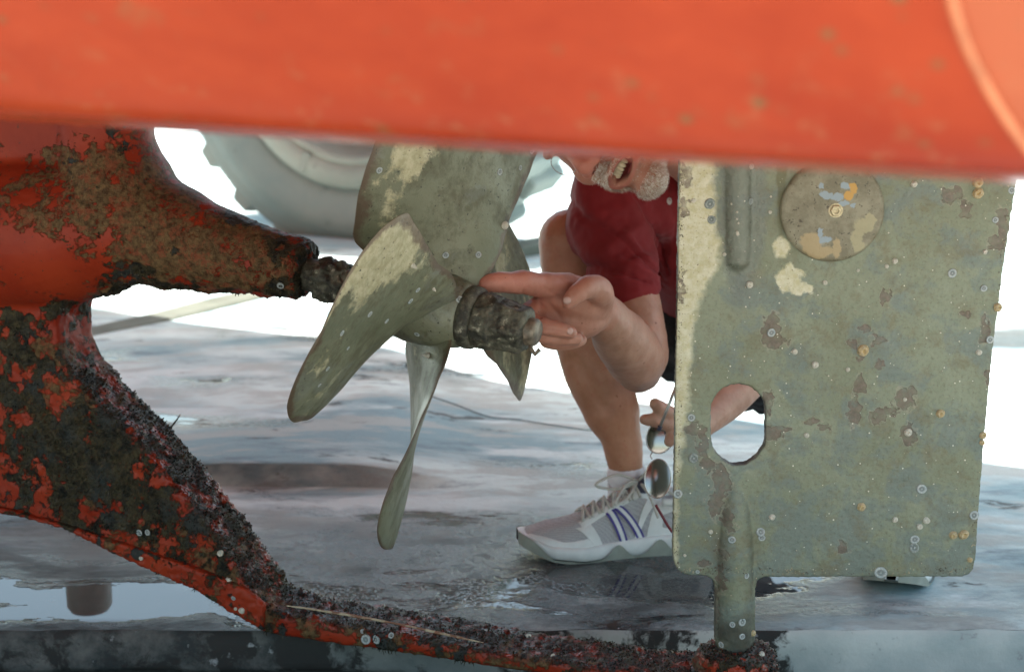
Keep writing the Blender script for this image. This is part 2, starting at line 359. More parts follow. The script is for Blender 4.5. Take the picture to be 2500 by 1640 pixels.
for sgn, px in ((-1, 722),):                                   # the joint in the lock ring
    th = math.atan2((W(732, 385, 5.7)-wc).dot(fy), (W(732, 385, 5.7)-wc).dot(fx)); c0 = wc+wn_*.03+(fx*math.cos(th)+fy*math.sin(th))*.402
    rd = (fx*math.cos(th)+fy*math.sin(th)); td = (-fx*math.sin(th)+fy*math.cos(th)); mt = Matrix((rd, td, wn_)).transposed()
    l = MB().box(c0, (.034, .012, .008), mt).build('lock_ring_joint', rimm, rim, False)
# ================================================================ BOAT
boat = empty('boat', B(0, 0, .05), 'orange and red boat hull lifted over the slab, with its fouled keel, propeller and rudder', 'boat')
# hull shell: stations along u, a section in (v, z)
hm = M('hull_antifouling'); n1 = hm.noise(5.5, 7, .68, vec=hm.scale(hm.warp(.1, 6), (.6, 1, 1.4))); n2 = hm.noise(30, 5, .6); 
c = hm.mix(hm.mr(n1, .35, .65), (.32, .035, .010), (.445, .062, .018))
c = hm.mix(hm.math('MULTIPLY', hm.mr(hm.noise(26, 4, .55, vec=hm.warp(.03, 30)), .64, .72), .4), c, (.28, .12, .05))
c = hm.mix(hm.math('MULTIPLY', hm.math('MULTIPLY', hm.mr(hm.voro(40), .20, .08), hm.mr(hm.noise(7, 3), .46, .56)), .85), c, (.17, .11, .045))
Xh = hm.xyz(); low = hm.mr(Xh[2], -.09, -.15)
c = hm.mix(hm.math('MULTIPLY', hm.math('MULTIPLY', low, hm.mr(hm.noise(60, 4, .6), .58, .68)), .35), c, (.38, .19, .09))
hm.bump(hm.noise(120, 4), .12, .001)
hull_c = c
hull_mat = hm.set(Base_Color=c, Roughness=.22, Specular_IOR_Level=.6)
sec = [(-1.42, 1.75), (-1.46, 1.45), (-1.45, 1.25), (-1.41, 1.10), (-1.36, 1.01), (-1.30, .935), (-1.255, .885), (-1.225, .8585), (-1.195, .8470), (-1.15, .8385), (-1.10, .8350), (-1.04, .8345), (-.98, .837), (-.85, .848), (-.6, .862), (-.2, .872), (0, .874), (.2, .885), (.45, .93), (.8, 1.02), (1.2, 1.20), (1.6, 1.48), (1.87, 1.9)]
P2, _ = smooth_path([Vector((a, b, 0)) for a, b in sec], 0, 4)
us = [-6, -4, -3, -2.4, -2, -1.6, -1.3, -1.0, -.8, -.6, -.45, -.3, -.15, 0, .1, .2, .3, .4, .5, .6, .7, .85, 1.0]
HZ = lambda u: .004-.021*u if -2 < u < 1.2 else .03
hv = []
for u in us:
    for p in P2:
        v, z = p.x, p.y; fo = 1.0
        if v > .8: v = v*1+(-.234*u)*((v-.8)/1.07)
        v2 = v
        z2 = z+HZ(u)
        hv.append(B(u, v2, z2))
hull = mk('hull', hv, grid_faces(len(us), len(P2)), hull_mat, boat, True, B(0, 0, 1.0))
# deck and transom close the shell
dv = []
for u in us: dv += [B(u, -1.42, 1.745), B(u, 1.87-.234*u, 1.89)]
mk('deck', dv, grid_faces(len(us), 2), simple('deck_white', (.7, .7, .68), .5), boat, False)
tv = [B(1.0, p.x+(-.234*((p.x-.8)/1.07) if p.x > .8 else 0), p.y+.10) for p in P2]
mk('transom', tv+[B(1.0, 0, 1.7)], [(i, i+1, len(tv)) for i in range(len(tv)-1)], hull_mat, boat, False)
hb = bvh_of(hull)
def hit(bv, px, py):
    d = ray(px, py).normalized(); h = bv.ray_cast(CO, d); return (h[0], h[1] if h[1].dot(d) < 0 else -h[1]) if h[0] else (None, None)
# pale raised seam curving down the hull at the right
sp = []
for q in [(2318, -60), (2328, 0), (2345, 60), (2368, 120), (2398, 180), (2432, 240), (2470, 300), (2508, 352), (2550, 400)]:
    p, n = hit(hb, *q)
    if p: sp.append(p+n*.0015)
P, Q = smooth_path(sp, .0023, 6)
seam_mat = simple('seam_pale', (.58, .20, .09), .5, 0, .25, 60)
ho = ORG[hull.name]; q3 = [(sp[k].x-ho.x, sp[k].z-ho.z) for k in (1, len(sp)//2, len(sp)-2)]
(ax_, ay_), (bx_, by_), (cx_, cy_) = q3; dd = 2*(ax_*(by_-cy_)+bx_*(cy_-ay_)+cx_*(ay_-by_))
ux = ((ax_**2+ay_**2)*(by_-cy_)+(bx_**2+by_**2)*(cy_-ay_)+(cx_**2+cy_**2)*(ay_-by_))/dd; uy = ((ax_**2+ay_**2)*(cx_-bx_)+(bx_**2+by_**2)*(ax_-cx_)+(cx_**2+cy_**2)*(bx_-ax_))/dd; ur = math.hypot(ax_-ux, ay_-uy)
ins = hm.blob([Xh[0], Xh[2]], ux, uy, ur, ur, .03)
hm.L(hm.mix(hm.math('MULTIPLY', ins, .45), hull_c, (.56, .20, .10)), hm.b.inputs['Base Color'])
MB().tube(P, Q, 10).build('seam', seam_mat, boat)
# blisters of worn paint along the lower turn of the bilge
# ---------------------------------------------------------------- keel, one casting: fin, stern tube, heel bar
T = .046
front = [(-260, 285), (0, 290), (200, 292), (385, 300), (384, 330), (392, 372), (345, 470), (300, 600), (262, 700), (236, 745), (228, 800)]
def PB(lst, v): return [Bp(x, y, v) for x, y in lst]
aft = [(390, 250), (383, 300), (378, 345), (388, 385), (330, 480), (262, 600), (236, 700), (226, 760), (228, 805), (245, 855), (285, 905), (330, 958), (400, 1020), (450, 1080), (530, 1172), (600, 1262), (655, 1340), (722, 1432)]
bar_top = [(800, 1452), (1000, 1487), (1250, 1530), (1500, 1566), (1720, 1592), (1860, 1600)]
bar_bot = [(1880, 1700), (1700, 1690), (1400, 1660), (1150, 1622), (1000, 1600), (860, 1578), (740, 1562), (640, 1545), (560, 1495), (480, 1442), (380, 1398), (300, 1362), (160, 1292), (60, 1264), (-60, 1240), (-400, 1180)]
loop = [toB(p) for p in PB(aft, T)+PB(bar_top, T)+PB(bar_bot, -T)]+[toB(Bp(-400, 200, -T)), toB(Bp(200, 200, -T))]
loop = [B(u, -T, z) for (u, v, z) in loop]
kmb = MB().prism(loop, VB*(2*T))
# stern tube: cone leaving the fin, slightly bowed
st_pts = [(-60, 560, .115), (120, 560, .112), (250, 545, .100), (330, 548, .088), (420, 578, .074), (520, 608, .060), (620, 632, .049), (700, 650, .043), (752, 662, .040)]
tp = [Bp(a, b, 0) for a, b, _ in st_pts]
kmb.limb([Bp(250, 150, 0), Bp(258, 330, 0), Bp(290, 480, 0)], [.066, .066, .085], 32)
kmb.tube(*smooth_path(tp, [q[2] for q in st_pts], 5), 32)
# rudder heel boss
hp = Bp(1800, 1602, 0); kmb.lathe(hp-ZB*.05, ZB, [(0, 0), (0, .050), (.055, .050), (.062, .044), (.062, 0)], 32)
kme = remesh(kmb.me(), .0042, 14)
co = get_co(kme); no = get_no(kme)
# clip hidden bulk above the hull skin
px, py = proj_np(co)
u_ = (co-np.array(BO))@np.array(UB); v_ = (co-np.array(BO))@np.array(VB)
dark_ = np.zeros(len(co)); brown_ = .25*np.clip(nz(co, 7)+.5, 0, 1)
for (a, b, rx, ry, k) in [(200, 1130, 260, 150, .62), (60, 870, 120, 110, .7), (300, 970, 110, 120, .55), (330, 1180, 200, 150, .45), (420, 1300, 160, 120, .45), (100, 1060, 150, 90, .4), (40, 800, 60, 50, .5),
        (290, 705, 60, 60, .95), (345, 650, 50, 40, .45), (235, 680, 40, 30, .4), (135, 750, 45, 25, .9), (190, 760, 30, 25, .8), (770, 660, 60, 90, 1.1), (700, 600, 90, 35, .6), (600, 545, 90, 20, .55), (640, 715, 120, 28, .7), (420, 712, 110, 22, .7), (500, 610, 30, 30, .3), (40, 500, 30, 50, .5), (330, 450, 60, 50, .35), (160, 400, 60, 40, .15), (240, 830, 22, 60, .3), (700, 1500, 120, 40, .25), (900, 1580, 300, 40, .45), (1400, 1620, 400, 40, .35), (550, 1420, 90, 60, .3)]:
    dark_ += k*gblob(px, py, a, b, rx, ry)
for (a, b, rx, ry, k) in [(300, 470, 260, 110, .9), (480, 600, 230, 90, .95), (640, 660, 140, 80, .9), (150, 560, 120, 60, .5), (180, 980, 160, 90, .7), (200, 850, 110, 50, .8), (330, 700, 120, 50, .6), (450, 1350, 260, 120, .6), (700, 1520, 200, 60, .5), (200, 380, 200, 40, .45), (1200, 1580, 500, 60, .6)]:
    brown_ += k*gblob(px, py, a, b, rx, ry)
for (a, b, rx, ry, k) in [(110, 640, 120, 90, 1.0), (90, 350, 110, 40, .7), (160, 950, 70, 35, .45), (350, 610, 40, 26, .5)]:
    g_ = gblob(px, py, a, b, rx, ry); dark_ -= k*g_; brown_ -= k*g_*.8
an = np.clip(no@np.array(UB)*1.2, 0, 1)*np.clip((py-850)/80, 0, 1)      # the trailing face, thick with small wet growth
top = np.clip(no[:, 2], 0, 1)*np.clip((py-1380)/60, 0, 1)
gran = np.clip(an+top*1.1, 0, 1)
dark_ = dark_*(1-gran)+gran*.62
dkm = dark_*.95+nz(co, 24, 9)*.75+nz(co, 60, 3)*.3
brm = np.clip(brown_, -1, 1.1)*.8+nz(co, 30, 15)*.65
lum = nz(co, 38); lum2 = nz(co, 130, 5)
act = np.clip(dark_, 0, 1)
co2 = co+no*((lum*.004*act+np.clip(lum2, 0, 1)*.0035*(act+gran*.8+.15*np.clip(brown_, 0, 1)))[:, None])
set_co(kme, co2)
set_attr(kme, 'dark', dkm); set_attr(kme, 'brown', brm); set_attr(kme, 'gran', gran)
km = M('keel_paint_and_fouling'); wv = km.warp(.018, 45)
red = km.mix(km.mr(km.noise(9, 5), .35, .65), (.22, .020, .007), (.30, .036, .012)); red = km.mix(km.mr(km.noise(160, 3, .6), .66, .70), red, (.05, .03, .02))
bm_ = km.mr(km.math('ADD', km.attr('brown'), km.math('MULTIPLY', km.math('SUBTRACT', km.noise(75, 9, .78, vec=km.scale(wv, (1, 1, 1.5))), .5), 3.2)), .48, .62)
brc = km.mix(km.mr(km.noise(110, 6, .7), .38, .62), (.035, .030, .012), (.16, .115, .050)); brc = km.mix(km.math('MULTIPLY', km.mr(km.noise(60, 7, .75), .50, .58), .6), brc, (.26, .065, .030))
dm_ = km.mr(km.math('ADD', km.attr('dark'), km.math('MULTIPLY', km.math('SUBTRACT', km.noise(70, 9, .75, vec=wv), .5), 2.2)), .50, .60)
dkc = km.mix(km.mr(km.noise(60, 8, .75, dist=.6), .40, .62), (.006, .0065, .005), (.070, .055, .026)); dkc = km.mix(km.mr(km.noise(14, 5), .5, .62), dkc, (.035, .040, .038))
c = km.mix(km.math('MULTIPLY', bm_, .9), red, brc); c = km.mix(dm_, c, dkc)
gr = km.math('MULTIPLY', km.attr('gran'), km.mr(km.noise(25, 6, .7), .44, .54)); c = km.mix(gr, c, km.mix(km.mr(km.voro(260), .2, .5), (.15, .035, .02), (.012, .010, .008)))
h = km.math('ADD', km.math('MULTIPLY', km.math('MULTIPLY', km.noise(150, 8, .75, dist=1.2), km.mx(bm_, dm_)), 1.0), km.math('MULTIPLY', km.math('MULTIPLY', km.voro(230, 'SMOOTH_F1'), km.attr('gran')), -1.2))
h = km.math('ADD', h, km.math('MULTIPLY', km.noise(45, 6, .6), .35)); h = km.math('ADD', h, km.math('MULTIPLY', dm_, .5))
km.bump(h, .9, .0035)
rg = km.math('SUBTRACT', .46, km.math('MULTIPLY', km.attr('gran'), .17)); rg = km.math('ADD', rg, km.math('MULTIPLY', km.mx(bm_, dm_), .02))
keel_mat = km.set(Base_Color=c, Roughness=rg, Specular_IOR_Level=km.math('ADD', .2, km.math('MULTIPLY', km.attr('gran'), .25)))
keel = from_me('keel', kme, keel_mat, boat)
# shaggy weed: many thin blades rooted on the keel where growth is thick
fl = 1.0; wv_, wf_ = [], []
cand = np.where((dkm > .54) | ((gran > .5) & (rng.random(len(co)) < .28) & (nz(co, 40, 7) > -.25)))[0]
vis = (px > -80) & (py > 250) & (v_ < .03+an*.1) | (gran > .3); cand = cand[vis[cand]]
pick = rng.choice(cand, min(15000, len(cand)*2))
for i in pick:
    p = Vector(co2[i].tolist()); n = Vector(no[i].tolist()); g_ = gran[i] > .45
    t = Vector(rng.normal(0, 1, 3).tolist()); t = (t-n*t.dot(n)).normalized()
    L_ = (.0012+.0018*random.random()) if g_ else (.002+.0055*random.random()*max(.2, min(1, dkm[i])))*(.45 if py[i] < 790 else 1)
    p = p+t*random.random()*.003-n*.0005
    q = p+n*L_*(.55 if not g_ else 1)+t*L_*(.9 if not g_ else .3)-ZB*L_*.45*(0 if g_ else 1); s_ = n.cross(t)*(.0006 if not g_ else .0011)
    o = len(wv_); m_ = (p+q)/2+n*L_*.15; wv_ += [p+s_, p-s_, m_-s_*.8, m_+s_*.8, q]; wf_ += [(o, o+1, o+2, o+3), (o+3, o+2, o+4)]
wm = M('weed'); wc_ = wm.mix(wm.mr(wm.noise(35, 5), .42, .6), (.006, .0065, .005), (.060, .045, .022)); wd_mat = wm.set(Base_Color=wc_, Roughness=.25, Specular_IOR_Level=.2)
weed = tag(mk('weed', wv_, wf_, wd_mat, keel, False, ORG[keel.name]), kind='stuff')
# a twig caught on the trailing edge
MB().tube([Bp(418, 1042, .05), Bp(432, 1024, .05), Bp(441, 1010, .05)], [.0016, .0011, .0004], 6).build('twig', wd_mat, keel)
# worn sole strip at the keel's foot
sl = [(-300, 1205), (0, 1240), (60, 1256), (160, 1284), (270, 1320), (400, 1362), (520, 1405), (600, 1440), (640, 1478)]
sb = [(640, 1540), (560, 1496), (480, 1444), (380, 1400), (300, 1364), (160, 1294), (60, 1266), (0, 1254), (-300, 1215)]
smb = MB().prism([Bp(x, y, -T-.009) for x, y in sl+sb], VB*.014)
sme = remesh(smb.me(), .003, 4); c3 = get_co(sme); n3 = get_no(sme); set_co(sme, c3+n3*(nz(c3, 120)*.0018)[:, None])
set_attr(sme, 'dark', nz(c3, 24, 9)*.8+.30); set_attr(sme, 'brown', nz(c3, 30)*.6+.2); set_attr(sme, 'gran', np.zeros(len(c3)))
sole = from_me('keel_sole', sme, keel_mat, boat)
kb1, sb1 = bvh_of(keel), bvh_of(sole)
# bright bare ridge along the heel bar's top edge
rp = []
for q in [(700, 1478), (760, 1486), (860, 1502), (980, 1524), (1080, 1546), (1180, 1568)]: rp.append(Bp(q[0], q[1], -T+.006))
rgm = M('bare_ridge'); rgm_m = rgm.set(Base_Color=rgm.mix(rgm.mr(rgm.noise(50, 5), .45, .55), (.40, .33, .22), (.20, .09, .05)), Roughness=.5)
P, Q = smooth_path(rp, [.001, .0016, .0022, .0014, .0020, .0008], 8); Q = [q*(1+.5*mnoise.noise(Vector((i*.7, 0, 0)))) for i, q in enumerate(Q)]
MB().tube(P, Q, 8, True).build('worn_ridge', rgm_m, keel)

# ---------------------------------------------------------------- bronze materials
def bronze(name, cream=.5, dk=.5):
    m = M(name); wv = m.warp(.03, 14)
    c = m.mix(m.mr(m.noise(6, 6, .6), .35, .65), (.135, .145, .090), (.20, .205, .135))
    c = m.mix(m.math('MULTIPLY', m.mr(m.noise(18, 9, .75, vec=wv), .47, .58), .7), c, (.085, .078, .040)); c = m.mix(m.math('MULTIPLY', m.mr(m.noise(9, 8, .7, vec=m.warp(.05, 20)), .54, .62), .45), c, (.20, .22, .19))
    cr = m.mr(m.noise(7.5, 7, .62, vec=wv), 1-cream*.9, 1-cream*.9+.05)
    if cream: 
        a = m.attr('cream'); cr = m.mr(m.math('ADD', m.math('MULTIPLY', a, .5), m.noise(16, 8, .68, vec=wv)), .70, .78)
        c = m.mix(m.math('MULTIPLY', cr, .9), c, m.mix(m.mr(m.noise(90, 4, .7), .4, .6), (.50, .46, .30), (.36, .33, .19)))
        e = m.attr('edge'); ed = m.mr(m.math('ADD', m.math('MULTIPLY', e, .6), m.noise(26, 7, .7, vec=wv)), .74, .88)
        c = m.mix(m.math('MULTIPLY', ed, .8), c, (.10, .062, .040))
    c = m.mix(m.mr(m.noise(150, 5, .65), .62, .68), c, (.045, .042, .028))
    c = m.mix(m.math('MULTIPLY', m.mr(m.noise(34, 7, .7), .63, .67), .75*dk+.2), c, (.06, .048, .035))
    m.bump(m.math('ADD', m.noise(70, 8, .7), m.math('MULTIPLY', m.noise(240, 3), .5)), .45, .0016)
    return m.set(Base_Color=c, Roughness=m.mr(m.noise(18, 5), .4, .6, .36, .58), Metallic=.12, Specular_IOR_Level=.5)
bl_mat = bronze('blade_bronze'); 
nm_ = M('encrusted_bronze'); wv = nm_.warp(.02, 60)
c = nm_.mix(nm_.mr(nm_.noise(45, 8, .72, vec=wv), .42, .6), (.035, .033, .024), (.155, .15, .105)); c = nm_.mix(nm_.mr(nm_.noise(90, 5, .7), .60, .66), c, (.36, .34, .26))
nm_.bump(nm_.noise(120, 8, .75), .8, .004); nut_mat = nm_.set(Base_Color=c, Roughness=.45, Metallic=.1)
# ---------------------------------------------------------------- shaft and propeller
AY = R(24); AT = R(8)
AX = Vector((math.cos(AY)*math.cos(AT), -math.sin(AY)*math.cos(AT), -math.sin(AT)))
PC = W(1042, 748, 2.27)
E1 = (ZB-AX*AX.dot(ZB)).normalized(); EN = AX.cross(E1)            # EN: towards the camera's side
if EN.y > 0: EN = -EN
sh0 = Bp(745, 668, 0)
shd = (PC-sh0)
MB().tube([sh0-shd*.25, sh0+shd*.35, PC-AX*.05], [.0225, .0225, .0225], 28).build('shaft', nut_mat, boat)
cl = sh0+shd*.12
clm = remesh(MB().tube([cl-shd*.02, cl+shd*.05, cl+shd*.10, cl+shd*.22], [.024, .029, .026, .027], 28).me(), .0025, 2); c3 = get_co(clm); n3 = get_no(clm); set_co(clm, c3+n3*(nz(c3, 60)*.006)[:, None])
from_me('shaft_collar', clm, nut_mat, boat)
sealp = Bp(762, 664, 0)
prop = mk('propeller', *(lambda m: (m.v, m.f))(MB().lathe(PC, AX, [(-.075, 0), (-.075, .034), (-.06, .044), (-.02, .052), (.03, .050), (.055, .044), (.060, .041), (.060, 0)], 48)), bl_mat, boat, True, PC)
set_attr(prop.data, 'cream', [0]*len(prop.data.vertices)); set_attr(prop.data, 'edge', [.3]*len(prop.data.vertices))
RP = .325
def blade_pt(al, r, w_, side=0):
    t = r/RP
    c_ = np.interp(min(t, .83), [.1, .2, .32, .45, .6, .70, .83], [.050, .072, .106, .135, .150, .154, .153])*math.sqrt(max(.0004, 1-(max(0, t-.83)/.1702)**2))
    ph = R(np.interp(t, [0.1, .3, .5, .75, 1], [57, 37, 27, 19, 16]))
    sk = np.interp(t, [0, .4, .7, 1], [0, .0, .03, .08])
    ww = w_*(np.interp(t, [.15, .45, .62, .85], [.95, .74, .84, 1.06]) if w_ > 0 else np.interp(t, [.15, .4, .8], [1, 1.14, 1.0]))
    ga = -(ww*c_*math.cos(ph)/r)+sk*BSK; ax = ww*c_*math.sin(ph)+.012+.012*t
    th = .010*max(0.0, 1-t)**.8+.0028; th *= max(.12, math.sqrt(max(0, 1-abs(w_)**3)))
    cup = (.010 if w_ > 0 else .020)*(w_*w_)*t*min(1, c_/.12)
    a = al+ga
    er = E1*math.cos(a)+EN*math.sin(a); et = -E1*math.sin(a)+EN*math.cos(a)
    nrm = (AX*math.cos(ph)+et*math.sin(ph))
    return PC+AX*ax+er*r+nrm*(side*th*.5-cup)
BSK = -.8
blades = []
def blade(al, cream_c, name='blade'):
    nr, nw = 64, 44; vs_ = []; cr, ed = [], []
    rr = [.030+(RP-.030)*(1-(1-i/(nr-1))**2) for i in range(nr)]; ws = [math.sin((j/(nw-1)*2-1)*math.pi/2) for j in range(nw)]
    for sd_ in (1, -1):
        for r in rr:
            for w_ in ws: vs_.append(blade_pt(al, r, w_, sd_)); cr.append(cream_c(r/RP, w_, sd_)); ed.append(max(0, (abs(w_)-.8)*4)+max(0, (r/RP-.93)*8))
    f = grid_faces(nr, nw)+[tuple(reversed(q)) for q in grid_faces(nr, nw, False, nr*nw)]
    N = nr*nw
    for i in range(nr-1):
        for j in (0, nw-1): a, b = i*nw+j, (i+1)*nw+j; f.append((a, b, b+N, a+N) if j else (b, a, a+N, b+N))
    for j in range(nw-1): a, b = (nr-1)*nw+j, (nr-1)*nw+j+1; f.append((a, b, b+N, a+N))
    o = mk(name, vs_, f, bl_mat, prop, True, PC); set_attr(o.data, 'cream', cr); set_attr(o.data, 'edge', ed); blades.append(o); return o
A0 = R(-3)
tb = blade(A0+0, lambda t, w_, s: .75*math.exp(-((t-.72)/.28)**2-((w_+.62)/.34)**2)+.3*math.exp(-((t-1)/.15)**2-((w_)/.3)**2))
nb = blade(A0+R(90), lambda t, w_, s: .85*math.exp(-((w_-.72)/.32)**2-((t-.85)/.35)**2)+.4*math.exp(-((t-.85)/.13)**2))
bb = blade(A0+R(174), lambda t, w_, s: .15)
rb = blade(A0+R(270), lambda t, w_, s: .35)
tb['label'] = 'broad upper blade with a cream patch, partly hidden by the hull'; nb['label'] = 'blade nearest the viewer, cream along its upper tip'
bb['label'] = 'narrow twisted blade pointing down to the slab'; rb['label'] = 'far blade beside the pointing hand, brown patches'
# nut, washer and threaded end
nb_ = MB().lathe(PC, AX, [(.058, 0), (.058, .041), (.066, .0425), (.074, .0415), (.078, .037), (.078, 0)], 40); nb_.build('washer', nut_mat, prop)
hx = MB().lathe(PC, AX, [(.076, 0), (.076, .036), (.115, .0355), (.145, .032), (.149, .027), (.149, .0)], 6)
hx.lathe(PC, AX, [(.079, 0), (.079, .037), (.105, .0365), (.105, 0)], 30)
hme = remesh(hx.me(), .002, 4); c3 = get_co(hme); n3 = get_no(hme); set_co(hme, c3+n3*(nz(c3, 60)*.0014+np.clip(nz(c3, 220, 3), 0, 1)*.0016)[:, None])
nut = from_me('nut', hme, nut_mat, prop)
en_mat = simple('worn_shaft_end', (.17, .14, .10), .4, .2, .6, 90, .8)
MB().lathe(PC, AX, [(.144, .019), (.158, .0185), (.162, .016), (.162, 0)], 28).build('shaft_end', en_mat, prop)
cp = MB(); x_, y_ = frame(AX); q = PC+AX*.156; dn = (-E1*.8-AX.cross(E1)*0+EN*.5).normalized()
cp.tube([q+dn*.012, q+dn*.022+AX*.004, q+dn*.028+AX*.012, q+dn*.020+AX*.016], [.003]*4, 10)
cp.build('cotter_pin', en_mat, nut)
pb = [bvh_of(o) for o in blades]+[bvh_of(prop), bvh_of(nut)]
# ================================================================ RUDDER (part of the boat)
RY = 2.12
RN = Vector((0, -1, 0))
def RPt(x, y): return W(x, y, RY)
def uvattr(me, org=Vector((0, 0, 0))):
    co = get_co(me); px, py = proj_np(np.stack([co[:, 0], np.full(len(co), RY), co[:, 2]], 1)+0); set_attr(me, 'dx', px/1000); set_attr(me, 'dy', py/1000)
out = [(1660, 250), (1657, 420), (1652, 700), (1647, 1000), (1643, 1250), (1641, 1330), (1643, 1362), (1652, 1384), (1668, 1396), (1690, 1399), (1722, 1400), (1738, 1408), (1744, 1430),
       (1744, 1560), (1842, 1560), (1842, 1430), (1848, 1410), (1862, 1402), (2000, 1402), (2150, 1401), (2300, 1403), (2345, 1402), (2362, 1396), (2374, 1382), (2378, 1360),
       (2385, 1250), (2400, 1050), (2420, 850), (2445, 650), (2478, 445), (2500, 250)]
TK = .017
rmb = MB().prism([RPt(*q)+Vector((0, -TK/2, 0)) for q in out], Vector((0, TK, 0)))
# stock swelling through the lower half, and the post running up at the top
rmb.tube([RPt(1795, 1170), RPt(1795, 1240), RPt(1794, 1340), RPt(1793, 1500), RPt(1792, 1605)], [.008, .019, .0245, .0245, .0235], 32)
rmb.tube([RPt(1800, 250), RPt(1800, 560), RPt(1800, 640), RPt(1800, 665)], [.0185, .0185, .017, .008], 24)
hole = [(1733+(0 if True else 0), y) for y in ()]
hl = []
cx_, cy1, cy2, hr = 1800, 1000, 1066, 67
for k in range(13): a = math.pi+math.pi*k/12; hl.append((cx_+hr*math.cos(a), cy1+hr*math.sin(a)))
for (a, b) in [(1867, 1072), (1864, 1085), (1843, 1112), (1818, 1128), (1788, 1131), (1762, 1118), (1742, 1095), (1734, 1070)]: hl.append((a, b))
cut = MB().prism([RPt(*q)+Vector((0, -.06, 0)) for q in hl], Vector((0, .12, 0))).me()
rme = remesh(rmb.me(), .0022, 3, cut)
co = get_co(rme); no = get_no(rme)
px, py = proj_np(co); flat = np.abs(no[:, 1]) > .8; edge = 1-np.abs(no[:, 1])
pit = nz(co, 26, 2); nn = nz(co, 160, 8)
co = co+no*(nn*.0005*(1+edge*.8)+nz(co, 12)*.0006)[:, None]
set_co(rme, co); uvattr(rme); set_attr(rme, 'edge', edge)
rm = M('rudder_bronze')
comb = rm.n.new('ShaderNodeCombineXYZ'); rm.L(rm.attr('dx'), comb.inputs[0]); rm.L(rm.attr('dy'), comb.inputs[1]); D = comb.outputs[0]
Wd = rm.warp(.045, 22, D); Wc = rm.warp(.10, 9, D)
c = rm.mix(rm.mr(rm.noise(5, 6, .6, vec=Wc), .38, .62), (.180, .198, .128), (.222, .248, .172))
c = rm.mix(rm.math('MULTIPLY', rm.mr(rm.math('ADD', rm.noise(9, 7, .65, vec=Wc), rm.mr(rm.attr('dy'), .8, 1.4, 0, .07)), .50, .60), .7), c, (.14, .178, .165))
c = rm.mix(rm.math('MULTIPLY', rm.mr(rm.noise(14, 8, .7, vec=Wd), .50, .66), .6), c, (.15, .125, .065))
c = rm.mix(rm.math('MULTIPLY', rm.mr(rm.noise(120, 6, .7, vec=D), .52, .68), .5), c, (.09, .085, .05))
# wet grey band either side of the post recess
wb = rm.mx(rm.blob(Wd, 1.815, .50, .055, .20, .25), rm.blob(Wd, 1.80, .45, .045, .3, .2)); c = rm.mix(rm.math('MULTIPLY', wb, .65), c, (.115, .13, .11))
strip = rm.blob(rm.warp(.012, 40, D), 1.905, .40, .012, .17, .5); c = rm.mix(rm.math('MULTIPLY', strip, .6), c, (.10, .09, .03))
# cream primer showing down the leading edge
Wl = rm.xyz(rm.warp(.014, 110, rm.warp(.035, 26, D))); lim = rm.n.new('ShaderNodeFloatCurve'); cv = lim.mapping.curves[0]
pts = [(0, .115), (.40, .115), (.56, .115), (.62, .105), (.70, .10), (.74, .075), (.80, .048), (.95, .040), (1.0, .03)]
# x = (dy-.3)/1.2
for i, (a, b) in enumerate([(0, .105), (.20, .10), (.28, .112), (.34, .07), (.40, .05), (.60, .03), (.7, .012), (1, .012)]):
    if i < 2: cv.points[i].location = (a, b)
    else: cv.points.new(a, b)
lim.mapping.update(); rm.L(rm.math('DIVIDE', rm.math('SUBTRACT', Wl[1], .3), 1.2), lim.inputs['Value'])
crm = rm.mr(rm.math('SUBTRACT', rm.math('ADD', rm.math('SUBTRACT', lim.outputs[0], 0.0), 1.645), Wl[0]), -.008, .010)
crc = rm.mix(rm.mr(rm.noise(40, 6, .7, vec=D), .40, .60), (.56, .54, .40), (.46, .43, .26)); crc = rm.mix(rm.mr(rm.noise(150, 5, .7, vec=D), .60, .66), crc, (.16, .13, .07))
patch = rm.mx(rm.blob(rm.warp(.016, 120, rm.warp(.07, 30, D)), 1.925, .675, .036, .032, .3), rm.blob(rm.warp(.016, 120, rm.warp(.07, 30, D)), 1.95, .70, .028, .022, .3), rm.blob(rm.warp(.05, 30, D), 1.905, .60, .018, .022, .5))
c = rm.mix(rm.mx(crm, patch), c, crc)
# brown pits with a pale rim where the coating has come off
def brn(c, lst, wamt=.06, wsc=48):
    v = rm.warp(wamt, wsc, D); b = None; r_ = None
    for (x, y, a, d) in lst:
        q = rm.blob(v, x/1000, y/1000, a/1000, d/1000, .5); b = q if b is None else rm.math('MAXIMUM', b, q)
    ringm = rm.math('MULTIPLY', rm.mr(b, .04, .25), rm.mr(b, .6, .3)); core = rm.mr(b, .35, .65)
    c = rm.mix(rm.math('MULTIPLY', ringm, .45), c, (.34, .31, .24)); return rm.mix(rm.math('MULTIPLY', core, rm.mr(rm.noise(45, 5, .7, vec=D), .38, .56, .30, .85)), c, rm.mix(rm.mr(rm.noise(90, 6, .7, vec=D), .4, .6), (.085, .06, .045), (.17, .13, .10))), core
c, k1 = brn(c, [(2207, 968, 26, 30), (2160, 995, 26, 14), (2140, 1015, 18, 14), (2083, 1000, 13, 34), (2095, 938, 15, 22), (2216, 1055, 20, 24), (1878, 1052, 30, 22), (1905, 1045, 26, 14), (1873, 985, 12, 30), (1692, 1040, 26, 16), (1715, 1075, 12, 40), (1725, 1130, 18, 18), (1880, 805, 22, 44), (1895, 830, 26, 14), (2145, 828, 22, 10), (2078, 834, 16, 9), (2110, 800, 16, 9)])
